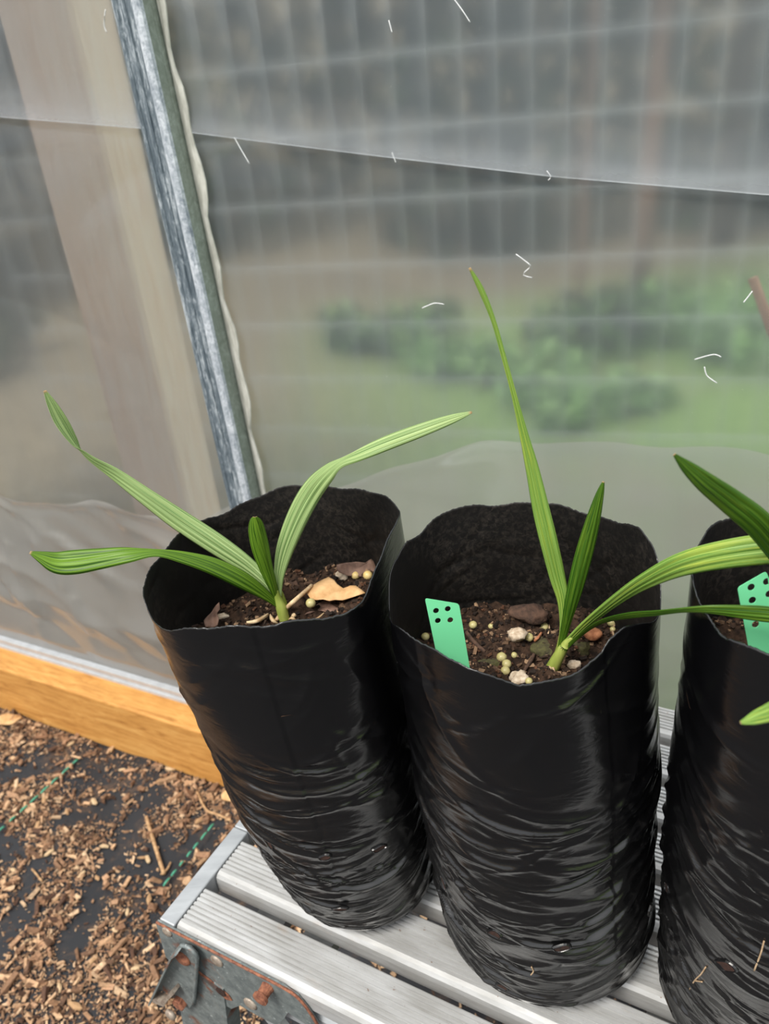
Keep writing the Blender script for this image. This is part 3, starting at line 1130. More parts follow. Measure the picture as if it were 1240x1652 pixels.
def make_bag(b, seed, label, seam):
    B = BAGS[b]
    g = np.random.default_rng(seed)
    nth, nz = 360, 300
    th = np.linspace(-pi, pi, nth, endpoint=False)
    ra = np.array(B['rim'], float)
    ra = np.concatenate([ra - [360, 0], ra, ra + [360, 0]])
    ra = ra[np.argsort(ra[:, 0])]
    fine = np.linspace(-540, 540, 2160)
    hh = np.interp(fine, ra[:, 0], ra[:, 1])
    hh = np.convolve(np.pad(hh, 4, mode='edge'), np.ones(9) / 9, 'valid')
    rim = np.interp(np.degrees(th), fine, hh)
    rim = rim + .0012 * np.sin(th * 7 + seed) + .0008 * np.sin(th * 17 + 2 * seed) + g.normal(0, .00025, nth)
    t = np.linspace(0, 1, nz) ** 1.25
    T, TH = np.meshgrid(t, th, indexing='ij')
    Z = T * rim[None, :]
    z = Z.ravel()
    a = TH.ravel()
    R = bag_r(b, z)
    # rounded foot
    R = R * (1 - .10 * np.exp(-z / .010))
    # soft ovalness, growing loose towards the rim
    loose = np.clip((z - .28) / .12, 0, 1)
    R = R + loose * (.0022 * np.sin(3 * a + seed) + .0016 * np.sin(5 * a + 2.1 * seed) + .0009 * np.sin(9 * a + seed))
    R = R + .0012 * np.sin(2 * a + 6 * z / .2 + seed) * (1 - loose)
    # creases: many on the slumped lower half, few above
    arc = .095
    d = np.zeros_like(R)
    for k in range(330):
        if k < 250:
            z0 = .010 + .25 * g.uniform() ** 1.3
            L, w, A = g.uniform(.018, .065), .0014 + .0036 * g.uniform() ** 1.6, g.uniform(.0007, .0026)
            sl = g.normal(0, .18)
        else:
            z0 = g.uniform(.18, .38)
            L, w, A = g.uniform(.02, .05), g.uniform(.002, .005), g.uniform(.0004, .0012)
            sl = g.normal(0, .7)
        a0 = g.uniform(-pi, pi)
        if k < 250:
            sl += float(np.clip((a0 + 1.75) * .32, -.6, .6))
        # drag lines slope down towards the middle of the front
        dx = ((a - a0 + pi) % (2 * pi) - pi) * arc
        dy = z - z0
        p, q = dx * cos(sl) + dy * sin(sl), -dx * sin(sl) + dy * cos(sl)
        q = q - .18 * p * p / L
        win = np.exp(-(p / L) ** 2)
        d += A * win * (np.exp(-(np.abs(q) / w) ** 1.2) - .45 * np.exp(-(np.abs(q - 2.2 * w) / (1.6 * w)) ** 2))
    R = R + .0042 * np.tanh(d / .0042)
    # gusset fold lines running down the side
    for s0, stp in seam:
        dx = ((a - radians(s0) + pi) % (2 * pi) - pi)
        R = R + stp * np.where(dx > 0, np.exp(-dx / .22), 0) * np.clip((z - .05) / .05, 0, 1)
    # bottom heat-seal fold
    R = R + .0016 * np.exp(-((z - .020 - .004 * np.sin(3 * a + seed)) / .0022) ** 2)
    cx, cy = bag_center(b, z)
    X, Y = cx + R * np.cos(a), cy + R * np.sin(a)
    X, Y = clamp_bag(b, X, Y, z)
    V = np.stack([X, Y, z + HP + .0012], 1)
    Fc = [[i * nth + k, i * nth + (k + 1) % nth, (i + 1) * nth + (k + 1) % nth, (i + 1) * nth + k] for i in range(nz - 1) for k in range(nth)]
    Fc.append(list(range(nth))[::-1])
    root = empty('planter_bag', (B['c'][0], B['c'][1], HP))
    tag(root, label, 'planter bag', 'black polythene planter bags on the platform')
    o = mesh_obj('bag_film', V, Fc, [MAT['bag'], MAT['bag_in']], root, True, offset=root.location)
    s = o.modifiers.new('thickness', 'SOLIDIFY')
    s.thickness = .0007
    s.offset = -1
    s.material_offset = 1
    s.material_offset_rim = 0
    BVH[b] = BVHTree.FromPolygons(V.tolist(), Fc[:-1])
    return root


BVH = {}
bag1 = make_bag('b1', 3, 'black plastic planter bag leaning left, with a tan dead leaf on its soil', [(-95, -.0012)])
bag2 = make_bag('b2', 8, 'black plastic planter bag in the middle with a front notch in its rim', [(-66, -.0007)])
bag3 = make_bag('b3', 14, 'black plastic planter bag at the right edge, cut off by the frame', [(-100, -.0008)])


def hole(root, b, px, py, rx, rz, tilt=0.0):
    # where the sight line meets the bag wall
    loc_, nr_, _, _ = BVH[b].ray_cast(Vector(CAM), Vector(ray(px, py)))
    if loc_ is None:
        return
    best = np.array(loc_)
    cx, cy = bag_center(b, best[2] - HP)
    n = np.array([best[0] - cx, best[1] - cy, 0])
    n /= np.linalg.norm(n)
    s = np.cross(Z3, n)
    ca, sa = cos(tilt), sin(tilt)
    s, u = s * ca + Z3 * sa, -s * sa + Z3 * ca
    V, Fc, m = [], [], 18
    c = best + n * .0004
    rings = [(1.25, -.0008), (1.12, .0006), (1.0, .0009), (.92, .0002)]
    for sc, h in rings:
        for k in range(m):
            a = 2 * pi * k / m
            V.append(c + s * rx * sc * cos(a) + u * rz * sc * sin(a) * (1 + .2 * sin(a * 2)) + n * h)
    for i in range(len(rings) - 1):
        for k in range(m):
            j = (k + 1) % m
            Fc.append([i * m + k, i * m + j, (i + 1) * m + j, (i + 1) * m + k])
    fm = [0] * len(Fc)
    Fc.append(list(range((len(rings) - 1) * m, len(rings) * m)))
    fm.append(1)
    mesh_obj('drainage_hole', V, Fc, [MAT['bag'], MAT['hole']], root, False, fm, offset=root.location)


for px, py, rx, rz, tl in [(524, 1383, .0052, .003, .2), (612, 1368, .0065, .0028, -.1), (548, 1466, .007, .002, .05), (436, 1362, .003, .005, .3)]:
    hole(bag1, 'b1', px, py, rx, rz, tl)
for px, py, rx, rz, tl in [(797, 1507, .0062, .0048, .35), (906, 1529, .0066, .0036, .05), (809, 1592, .006, .004, .4), (914, 1628, .0065, .005, 0), (716, 1424, .003, .007, .5), (1047, 1470, .003, .006, -.3)]:
    hole(bag2, 'b2', px, py, rx, rz, tl)
for px, py, rx, rz, tl in [(1170, 1558, .0075, .0042, .4), (1076, 1432, .004, .0045, 0)]:
    hole(bag3, 'b3', px, py, rx, rz, tl)

# dry roots poking out of the lower holes
for root_, b, strands in ((bag2, 'b2', [[(884, 1634), (900, 1642), (914, 1634), (912, 1622)], [(914, 1634), (924, 1641), (942, 1636), (956, 1630)], [(857, 1560), (860, 1567), (856, 1573)]]),
                          (bag3, 'b3', [[(1112, 1596), (1120, 1582), (1130, 1572), (1138, 1560)], [(1120, 1582), (1132, 1584)], [(1216, 1566), (1226, 1540), (1232, 1518)]])):
    for st in strands:
        q = []
        for x, y in st:
            h_, n_, _, _ = BVH[b].ray_cast(Vector(CAM), Vector(ray(x, y)))
            if h_ is not None:
                q.append(np.array(h_) - ray(x, y) * .0014)
        if len(q) > 1:
            mesh_obj('root_strand', *tube(catmull(q, 12), .0006, 5), MAT['root'], root_, True, offset=root_.location)

# ---- soil
SOILZ = {'b1': .312, 'b2': .304, 'b3': .352}


def soil_h(b, x, y):
    cx, cy = bag_center(b, SOILZ[b])
    P = np.stack([np.atleast_1d(x), np.atleast_1d(y)], 1).astype(float)
    h = SOILZ[b] + .0045 * vnoise(P, 120, 21) + .0022 * vnoise(P, 330, 22)
    if b == 'b1':
        h = h + .10 * (P[:, 0] - cx)
    if b == 'b2':
        h = h + .05 * np.abs(P[:, 0] - cx) + .006 * np.exp(-(((P[:, 0] - .092) / .03) ** 2 + ((P[:, 1] - .56) / .02) ** 2))
    return h + HP


def on_soil(b, px, py, lift=0.0):
    p = onz(px, py, HP + SOILZ[b])
    for _ in range(8):
        p = onz(px, py, float(soil_h(b, p[0], p[1])[0]) + lift)
    return p


def make_soil(b, root, seed, ncr):
    g = np.random.default_rng(seed)
    z0 = SOILZ[b]
    m, nr = 96, 40
    V, Fc = [], []
    cx, cy = bag_center(b, z0)
    Rm = float(bag_r(b, np.array([z0]))[0]) - .0012
    pts = [(cx, cy)]
    for i in range(1, nr + 1):
        for k in range(m):
            a = 2 * pi * k / m
            pts.append((cx + Rm * i / nr * cos(a), cy + Rm * i / nr * sin(a)))
    pts = np.array(pts)
    X, Y = clamp_bag(b, pts[:, 0], pts[:, 1], np.full(len(pts), z0), .0012)
    H = soil_h(b, X, Y)
    V = np.stack([X, Y, H], 1)
    for k in range(m):
        Fc.append([0, 1 + k, 1 + (k + 1) % m])
    for i in range(nr - 1):
        for k in range(m):
            j = (k + 1) % m
            Fc.append([1 + i * m + k, 1 + (i + 1) * m + k, 1 + (i + 1) * m + j, 1 + i * m + j])
    mesh_obj('soil', V, Fc, MAT['soil'], root, True, offset=root.location)
    # crumbs and bark flecks
    r = Rm * np.sqrt(g.uniform(0, 1, ncr)) * .97
    a = g.uniform(0, 2 * pi, ncr)
    X, Y = cx + r * np.cos(a), cy + r * np.sin(a)
    X, Y = clamp_bag(b, X, Y, np.full(ncr, z0), .004)
    H = soil_h(b, X, Y)
    sz = np.clip(g.lognormal(-6.45, .55, ncr), .0004, .0034)
    v, f, c = chips(np.stack([X, Y, H + sz * .3], 1), sz * g.uniform(.9, 2.2, ncr), sz, sz * g.uniform(.5, .9, ncr), g,
                    [(52, 40, 32), (76, 58, 46), (40, 31, 26), (104, 82, 64), (62, 47, 38), (32, 25, 21), (142, 116, 92), (48, 36, 30), (90, 62, 46)], .9)
    o = mesh_obj('soil_crumbs', v, f, MAT['crumb'], root, False, col=c, offset=root.location)
    o['kind'] = 'stuff'


def chips(C, L, Wd, H, g, cols, tilt):
    n = len(C)
    base = np.array([[-1, -1, -1], [1, -1, -1], [1, 1, -1], [-1, 1, -1], [-1, -1, 1], [1, -1, 1], [1, 1, 1], [-1, 1, 1]], float) * .5
    v = np.repeat(base[None], n, 0)
    v = v * g.uniform(.55, 1.25, (n, 8, 3))
    v = v * np.stack([L, Wd, H], 1)[:, None, :]
    yaw = g.uniform(0, 2 * pi, n)
    pit = g.normal(0, .35 * tilt, n)
    rol = g.normal(0, .5 * tilt, n)
    x, y, z = v[..., 0], v[..., 1], v[..., 2]
    y, z = y * np.cos(rol)[:, None] - z * np.sin(rol)[:, None], y * np.sin(rol)[:, None] + z * np.cos(rol)[:, None]
    x, z = x * np.cos(pit)[:, None] + z * np.sin(pit)[:, None], -x * np.sin(pit)[:, None] + z * np.cos(pit)[:, None]
    x, y = x * np.cos(yaw)[:, None] - y * np.sin(yaw)[:, None], x * np.sin(yaw)[:, None] + y * np.cos(yaw)[:, None]
    v = np.stack([x, y, z], -1) + C[:, None, :]
    f = (np.arange(n)[:, None, None] * 8 + np.array(BOXF)[None]).reshape(-1, 4)
    cc = np.array([lin(q)[:3] for q in cols])[g.integers(0, len(cols), n)] * g.uniform(.75, 1.25, n)[:, None]
    return v.reshape(-1, 3), f, np.repeat(cc, 8, 0)


make_soil('b1', bag1, 31, 2600)
make_soil('b2', bag2, 32, 2600)
make_soil('b3', bag3, 33, 1800)

# ================================================================== PALM SEEDLINGS
NA = 15


def leaf(root, samples, mat, n=64, pleat=.10, keel=.10, name='leaf', folds=4):
    """samples: px, py, distance Y, full width in px, turn in degrees"""
    Q = catmull(samples, n)
    C = np.array([ony(q[0], q[1], q[2]) for q in Q])
    Wp = np.maximum(Q[:, 3], 1.2)
    V, UV, Fc = [], [], []
    for i in range(n):
        t = C[min(i + 1, n - 1)] - C[max(i - 1, 0)]
        t /= np.linalg.norm(t)
        vd = C[i] - CAM
        vd /= np.linalg.norm(vd)
        s = np.cross(t, vd)
        s /= np.linalg.norm(s)
        nn_ = np.cross(s, t)
        ph = radians(Q[i, 4])
        sd_ = s * cos(ph) + nn_ * sin(ph)
        nm = np.cross(sd_, t)
        w = Wp[i] * depth(C[i]) / F
        for k in range(NA):
            u = k / (NA - 1)
            tri = abs(((u * folds) % 1.0) - .5) * 2 - .5
            h = w * (pleat * tri + keel * (abs(u - .5) * 2) ** 1.5)
            V.append(C[i] + sd_ * w * (u - .5) + nm * h)
            UV.append((u, i / (n - 1)))
    for i in range(n - 1):
        for k in range(NA - 1):
            Fc.append([i * NA + k, i * NA + k + 1, (i + 1) * NA + k + 1, (i + 1) * NA + k])
    o = mesh_obj(name, V, Fc, mat, root, True, uv=UV, offset=root.location)
    s = o.modifiers.new('thickness', 'SOLIDIFY')
    s.thickness = .00035
    s.offset = 0
    return o


def stem(root, pts, mat, name='stem'):
    q = catmull([list(ony(x, y, Y)) + [w] for x, y, Y, w in pts], 16)
    dz = np.array([depth(p[:3]) for p in q])
    mesh_obj(name, *tube(q[:, :3], q[:, 3] * .5 * dz / F, 10), mat, root, True, offset=root.location)


B1 = on_soil('b1', 457, 992)
y1 = B1[1]
p1 = empty('palm_seedling', B1)
tag(p1, 'young palm seedling with four leaves, two reaching left, in the leaning bag', 'palm', 'palm seedlings in planter bags')
leaf(p1, [(449, 968, y1, 8, 30), (432, 944, y1, 17, 30), (400, 915, y1 + .01, 28, 25), (350, 881, y1 + .02, 36, 20), (290, 841, y1 + .03, 35, 15), (235, 802, y1 + .035, 28, 15), (185, 767, y1 + .04, 24, 35), (150, 745, y1 + .04, 21, 62), (131, 729, y1 + .04, 20, 84), (117, 712, y1 + .04, 20, 130), (98, 680, y1 + .04, 21, 165), (84, 653, y1 + .04, 15, 175), (72, 630, y1 + .04, 4, 180)], MAT['leafA'])
leaf(p1, [(450, 978, y1 - .002, 8, -20), (432, 962, y1 - .005, 16, -20), (395, 936, y1 - .01, 30, -25), (345, 911, y1 - .015, 33, -35), (295, 896, y1 - .02, 30, -52), (250, 889, y1 - .025, 28, -68), (205, 893, y1 - .03, 32, -38), (160, 900, y1 - .03, 36, -20), (120, 906, y1 - .03, 40, -10), (92, 907, y1 - .03, 36, -5), (68, 899, y1 - .03, 20, 0), (48, 891, y1 - .03, 4, 0)], MAT['leafB'])
leaf(p1, [(450, 975, y1, 7, 0), (443, 950, y1 - .003, 15, -20), (433, 918, y1 - .003, 24, -25), (424, 886, y1 - .003, 30, -20), (416, 858, y1 - .003, 27, -10), (412, 842, y1 - .003, 18, 0), (411, 834, y1 - .003, 6, 0)], MAT['leafB'], keel=.28, pleat=.03)
leaf(p1, [(450, 965, y1, 7, 20), (449, 930, y1 + .003, 18, 25), (458, 885, y1 + .008, 31, 22), (479, 832, y1 + .01, 37, 18), (503, 790, y1 + .01, 36, 15), (527, 762, y1 + .006, 32, 35), (550, 744, y1 + .0, 28, 62), (580, 731, y1 - .01, 26, 42), (625, 713, y1 - .015, 25, 20), (680, 693, y1 - .02, 22, 12), (728, 676, y1 - .02, 15, 8), (761, 665, y1 - .02, 3, 5)], MAT['leafA'])
stem(p1, [(459, 1000, y1 - .003, 18), (454, 982, y1 - .002, 18), (448, 965, y1, 13), (445, 952, y1, 7)], MAT['stem'])
stem(p1, [(462, 998, y1 + .002, 12), (459, 978, y1 + .003, 11), (453, 955, y1 + .004, 6)], MAT['stem'], 'leaf_sheath')

B2 = on_soil('b2', 893, 1076)
y2 = B2[1]
p2 = empty('palm_seedling', B2)
tag(p2, 'young palm seedling with one very tall narrow leaf, in the middle bag', 'palm', 'palm seedlings in planter bags')
leaf(p2, [(903, 1045, y2, 7, 0), (908, 1010, y2 + .003, 12, 15), (907, 970, y2 + .006, 20, 20), (897, 930, y2 + .01, 27, 20), (884, 875, y2 + .012, 29, 15), (872, 825, y2 + .015, 28, 15), (857, 755, y2 + .018, 22, 20), (842, 695, y2 + .02, 16, 35), (827, 635, y2 + .022, 13, 52), (811, 575, y2 + .024, 11, 48), (795, 518, y2 + .024, 10, 42), (775, 467, y2 + .024, 10, 25), (757, 432, y2 + .024, 3, 10)], MAT['leafC'])
leaf(p2, [(903, 1048, y2 - .002, 8, 0), (914, 1010, y2 - .002, 16, -30), (929, 955, y2 - .001, 27, -25), (944, 895, y2, 29, -20), (957, 842, y2, 23, -15), (967, 800, y2, 13, -10), (973, 777, y2, 3, 0)], MAT['leafD'], keel=.2)
leaf(p2, [(900, 1060, y2 - .004, 12, 0), (918, 1036, y2 - .006, 15, -40), (950, 1005, y2 - .012, 19, -45), (1000, 966, y2 - .03, 24, -38), (1045, 938, y2 - .05, 31, -28), (1100, 913, y2 - .07, 41, -20), (1165, 897, y2 - .085, 47, -15), (1240, 887, y2 - .095, 50, -12), (1320, 886, y2 - .105, 42, -8), (1385, 893, y2 - .11, 22, -5), (1420, 900, y2 - .11, 3, 0)], MAT['leafC'])
leaf(p2, [(906, 1052, y2 - .006, 6, 0), (935, 1026, y2 - .014, 7, -40), (970, 1004, y2 - .035, 10, -45), (1015, 994, y2 - .065, 13, -40), (1060, 990, y2 - .09, 13, -50), (1100, 986, y2 - .105, 15, -60), (1145, 985, y2 - .115, 20, -50), (1195, 989, y2 - .120, 26, -35), (1240, 993, y2 - .122, 28, -25), (1310, 1000, y2 - .125, 20, -15), (1370, 1008, y2 - .125, 3, 0)], MAT['leafD'])
stem(p2, [(889, 1081, y2 - .001, 22), (899, 1062, y2 - .003, 20), (911, 1042, y2 - .005, 15), (922, 1028, y2 - .006, 9)], MAT['stem'])
stem(p2, [(896, 1066, y2 + .001, 13), (903, 1046, y2 + .001, 13), (907, 1020, y2 + .002, 9)], MAT['stem'], 'leaf_sheath')
for k, (dx, dy) in enumerate([(-14, 22), (-4, 26), (8, 22)]):
    a0 = ony(889, 1074, y2 - .003)
    b0 = on_soil('b2', 889 + dx, 1076 + dy * .9)
    mesh_obj('root', *tube(catmull([a0, (a0 + b0) / 2 + Z3 * .003, b0 - Z3 * .002], 8), [.0013 - .0001 * i for i in range(8)], 6), MAT['root'], p2, True, offset=p2.location)

c3x, c3y = bag_center('b3', SOILZ['b3'])
B3 = np.array([c3x + .005, c3y, float(soil_h('b3', c3x, c3y)[0])])
p3 = empty('palm_seedling', B3)
tag(p3, 'young palm seedling mostly out of frame, dark leaf entering from the right', 'palm', 'palm seedlings in planter bags')


def px_of(p):
    q = np.asarray(p) - CAM
    z = q @ fw
    return 620 + F * (q @ rt) / z, 826 - F * (q @ up) / z


bx, by = px_of(B3)
y3 = B3[1]
leaf(p3, [(bx, by - 8, y3, 10, 0), (bx - 8, by - 60, y3, 22, 15), (bx - 35, by - 140, y3 - .003, 38, 20), (bx - 70, 915, y3 - .008, 46, 18), (1225, 850, y3 - .02, 47, 15), (1180, 812, y3 - .025, 42, 15), (1140, 781, y3 - .03, 33, 12), (1112, 757, y3 - .032, 22, 8), (1096, 742, y3 - .033, 11, 0), (1087, 733, y3 - .034, 4, 0)], MAT['leafD'])
leaf(p3, [(bx, by - 8, y3 - .004, 10, 0), (bx - 2, by - 40, y3 - .03, 20, 10), (bx - 20, 1085, y3 - .065, 30, 15), (1290, 1120, y3 - .09, 34, 15), (1252, 1145, y3 - .105, 30, 10), (1222, 1157, y3 - .112, 22, 5), (1205, 1163, y3 - .115, 12, 0), (1194, 1166, y3 - .117, 4, 0)], MAT['leafC'])
leaf(p3, [(bx, by - 10, y3 + .004, 10, 0), (bx + 20, by - 110, y3 + .01, 30, 15), (bx + 60, by - 230, y3 + .02, 36, 20), (bx + 130, by - 330, y3 + .02, 20, 10), (bx + 170, by - 370, y3 + .02, 3, 0)], MAT['leafB'])
stem(p3, [(bx, by + 4, y3, 20), (bx, by - 20, y3, 18), (bx - 1, by - 45, y3, 10)], MAT['stem'])

# ================================================================== PLANT TAGS
def plant_tag(corners, holes, yT, yB, label, hr):
    """corners: top-left, top-right, bottom-right, bottom-left pixels"""
    Y = [yT, yT, yB, yB]
    P = [ony(x, y, Yk) for (x, y), Yk in zip(corners, Y)]
    o0 = P[3]
    a = P[2] - P[3]
    wl = np.linalg.norm(a)
    a = a / wl
    b = P[0] - P[3]
    h = np.linalg.norm(b)
    n = np.cross(a, b)
    n /= np.linalg.norm(n)
    b = np.cross(n, a)

    def loc(x, y):
        q = onplane(x, y, o0, n) - o0
        return q @ a, q @ b

    C = [loc(*c) for c in corners]
    # rounded outline
    outl = []
    for i in range(4):
        p, q, r = np.array(C[i - 1]), np.array(C[i]), np.array(C[(i + 1) % 4])
        d1, d2 = (p - q) / np.linalg.norm(p - q), (r - q) / np.linalg.norm(r - q)
        rad = .0022 if i < 2 else .0004
        for t in np.linspace(0, 1, 5):
            outl.append(q + d1 * rad * (1 - t) ** 2 + d2 * rad * t ** 2)
    # carry the blade down into the soil
    low = []
    bm = bmesh.new()
    edges = []

    def loop(pts):
        vs = [bm.verts.new(Vector(o0 + a * p[0] + b * p[1])) for p in pts]
        for i in range(len(vs)):
            edges.append(bm.edges.new((vs[i], vs[(i + 1) % len(vs)])))

    loop(outl)
    for hx, hy in holes:
        c = np.array(loc(hx, hy))
        loop([c + hr * np.array([cos(t), sin(t)]) for t in np.linspace(0, 2 * pi, 14, endpoint=False)])
    bmesh.ops.triangle_fill(bm, use_beauty=True, use_dissolve=False, edges=edges)
    me = bpy.data.meshes.new('plant_tag')
    bm.to_mesh(me)
    bm.free()
    me.materials.append(MAT['tagm'])
    o = bpy.data.objects.new('plant_tag', me)
    link(o)
    s = o.modifiers.new('thickness', 'SOLIDIFY')
    s.thickness = .0006
    s.offset = 0
    tag(o, label, 'plant tag', 'mint green plant tags')
    return o


plant_tag([(685, 965), (740, 974), (762, 1104), (712, 1094)], [(703, 985), (722, 982), (706, 1001), (726, 1000)], .462, .450,
          'mint green plastic plant tag with four holes in the middle bag', .0021)
plant_tag([(1189, 948), (1236, 921), (1263, 1068), (1212, 1072)], [(1211, 947), (1213, 968), (1218, 1007), (1236, 938), (1240, 958)], .395, .385,
          'mint green plastic plant tag in the bag at the right edge', .0023)

# ================================================================== THINGS ON THE SOIL
PEL = [('b2', 763, 1008, .0034, 'cream fertiliser pellet just right of the green tag top in the middle bag'),
       ('b2', 792, 1010, .0027, 'small yellowish pellet between the green tag and the brown clod'),
       ('b2', 877, 1011, .0036, 'round cream pellet left of the tall palm leaf in the middle bag'),
       ('b2', 853, 1028, .0036, 'cream pellet touching the large pale pumice stone'),
       ('b2', 809, 1060, .0040, 'topmost of three greenish pellets clustered near the front rim'),
       ('b2', 817, 1071, .0036, 'middle one of three greenish pellets clustered near the front rim'),
       ('b2', 815, 1082, .0036, 'lowest of three greenish pellets clustered near the front rim'),
       ('b2', 829, 1057, .0025, 'small pellet just right of the three clustered pellets'),
       ('b2', 686, 1027, .0034, 'cream pellet left of the green tag in the middle bag'),
       ('b2', 986, 1004, .0036, 'cream pellet at the far right of the middle bag soil'),
       ('b2', 988, 1015, .0022, 'tiny pellet below the far right pellet of the middle bag'),
       ('b2', 853, 1099, .0028, 'greenish pellet beside the pinkish stone at the front rim notch'),
       ('b1', 574, 928, .0040, 'pale green pellet at the back of the leaning bag, left of the amber one'),
       ('b1', 501, 973, .0042, 'pale green pellet in front of the tan dead leaf'),
       ('b1', 614, 932, .0028, 'small pale pellet at the right wall of the leaning bag'),
       ('b1', 593, 928, .0042, 'amber yellow fertiliser pellet at the back of the leaning bag')]
for i, (b, px, py, r, lab) in enumerate(PEL):
    r = r * 1.1
    q = on_soil(b, px, py, r * 1.0)
    v, f = blob((0, 0, 0), (r, r, r * .95), 60 + i, 2, .05)
    o = mesh_obj('fertiliser_pellet', v, f, MAT['pellety' if 'amber' in lab else 'pellet'], None, True)
    o.location = Vector(q)
    tag(o, lab, 'pellet', 'fertiliser pellets on the potting soil')


def lump(name, b, px, py, r, mat, label, cat, seed, lift=.5):
    q = on_soil(b, px, py, r[2] * lift)
    o = mesh_obj(name, *blob((0, 0, 0), r, seed, 3, .45), MAT[mat], None, True)
    o.location = Vector(q)
    return tag(o, label, cat)


lump('stone', 'b2', 834, 1026, (.0085, .006, .0055), 'stone', 'large pale pumice stone near the middle of the middle bag', 'stone', 1)
lump('stone', 'b2', 956, 1022, (.007, .006, .005), 'stoneo', 'orange-brown stone right of the palm in the middle bag', 'stone', 2)
lump('stone', 'b2', 926, 1073, (.0055, .0045, .0045), 'stone', 'tan stone at the front rim, right of the palm stem', 'stone', 3)
lump('stone', 'b2', 838, 1094, (.008, .006, .005), 'stone', 'pinkish pale stone in the notch of the middle bag rim', 'stone', 4)
lump('stone', 'b1', 360, 994, (.0058, .003, .003), 'stone', 'small white stone beside a curled brown leaf in the leaning bag', 'stone', 5)
lump('stone', 'b1', 549, 930, (.007, .006, .005), 'stone', 'rough grey-white stone behind the tan leaf in the leaning bag', 'stone', 6)
lump('soil_clod', 'b2', 856, 990, (.014, .010, .006), 'clod', 'smooth brown soil clod at the back of the middle bag', 'soil clod', 7, 0)
lump('soil_clod', 'b2', 884, 1044, (.013, .010, .007), 'moss', 'mossy green-brown soil clod left of the palm stem', 'soil clod', 8, -.1)
lump('soil_clod', 'b2', 932, 1046, (.011, .009, .006), 'moss', 'mossy soil clod right of the palm stem', 'soil clod', 9, -.1)
lump('soil_clod', 'b2', 790, 1072, (.010, .007, .005), 'moss', 'mossy soil clod beside the green tag in the middle bag', 'soil clod', 12, -.1)
lump('soil_clod', 'b1', 476, 940, (.011, .009, .006), 'clod', 'dark soil clod behind the palm in the leaning bag', 'soil clod', 10, -.1)


def dead_leaf(name, b, outline, mat, label, lift, curl, seed, ztop=0.0, sc=3.875, ox=320, oy=880):
    pts = [(ox + x / sc, oy + y / sc) for x, y in outline]
    cen = np.mean(pts, 0)
    ymin, ymax = min(p[1] for p in pts), max(p[1] for p in pts)
    c0 = on_soil(b, cen[0], ymax - 2, lift)
    # leaf plane: leans up away from the camera
    tilt = radians(ztop)
    nrm = np.array([0, -sin(tilt), cos(tilt)])
    bm = bmesh.new()
    dense = []
    for i in range(len(pts)):
        p, q = np.array(pts[i]), np.array(pts[(i + 1) % len(pts)])
        dense += [p, (p + q) / 2]
    P3 = np.array([onplane(x, y, c0, nrm) for x, y in dense])
    C3 = P3.mean(0)
    rings = []
    g = np.random.default_rng(seed)
    ph = g.uniform(0, 6)
    for r in (1.0, .8, .6, .4, .2):
        rings.append(C3 + (P3 - C3) * r)
    V = np.concatenate(rings + [C3[None]])
    ext = np.ptp(P3[:, 0])
    u = (V[:, 0] - C3[0]) / ext
    w = (V[:, 1] - C3[1]) / max(np.ptp(P3[:, 1]), 1e-4)
    V = V + nrm * (curl * (u * u * 1.5 + .35 * np.sin(u * 9 + ph) + .9 * np.abs(w)))[:, None]
    m = len(dense)
    Fc = []
    for i in range(4):
        for k in range(m):
            j = (k + 1) % m
            Fc.append([i * m + k, i * m + j, (i + 1) * m + j, (i + 1) * m + k])
    for k in range(m):
        Fc.append([4 * m + k, 4 * m + (k + 1) % m, 5 * m])
    o = mesh_obj(name, V - C3, Fc, MAT[mat], None, True)
    o.location = Vector(C3)
    s = o.modifiers.new('thickness', 'SOLIDIFY')
    s.thickness = .0005
    tag(o, label, 'dead leaf')
    return o


tanl = dead_leaf('dead_leaf', 'b1', [(675, 295), (705, 262), (745, 238), (815, 207), (848, 222), (868, 246), (905, 268), (950, 252), (985, 256), (1020, 284), (1045, 308), (1000, 318), (950, 330), (900, 345), (855, 345), (820, 355), (780, 345), (735, 347), (700, 335)], 'dlt',
                 'tan dead leaf lying on the soil right of the palm in the leaning bag', .011, .002, 1, 10)
q = catmull([on_soil('b1', x, y, l) for x, y, l in [(503, 944, .009), (490, 956, .010), (472, 972, .009), (455, 988, .008), (446, 1000, .005)]], 14)
mesh_obj('leaf_stalk', *tube(q, [.0022 - .0005 * abs(i - 7) / 7 for i in range(14)], 6), MAT['husk'], tanl, True, offset=tanl.location)
dead_leaf('dead_leaf', 'b1', [(618, 410), (635, 365), (690, 355), (720, 385), (790, 352), (850, 350), (890, 375), (918, 440), (880, 425), (862, 455), (835, 430), (770, 415), (700, 405), (640, 440)], 'dlb',
          'crumpled brown dead leaf in front of the tan leaf', .003, .002, 2, 4)
dead_leaf('dead_leaf', 'b1', [(862, 150), (866, 122), (920, 108), (985, 102), (1040, 108), (1075, 104), (1086, 82), (1105, 125), (1126, 185), (1080, 200), (1000, 195), (930, 190), (880, 170)], 'dlb',
          'dull brown dead leaf standing at the back of the leaning bag', .003, .003, 3, 52)
dead_leaf('dead_leaf', 'b1', [(38, 475), (70, 430), (95, 398), (135, 360), (140, 400), (120, 425), (132, 465), (125, 505), (80, 518), (50, 515)], 'dlb',
          'curled dark brown dead leaf at the left of the leaning bag', .003, .004, 4, 42)
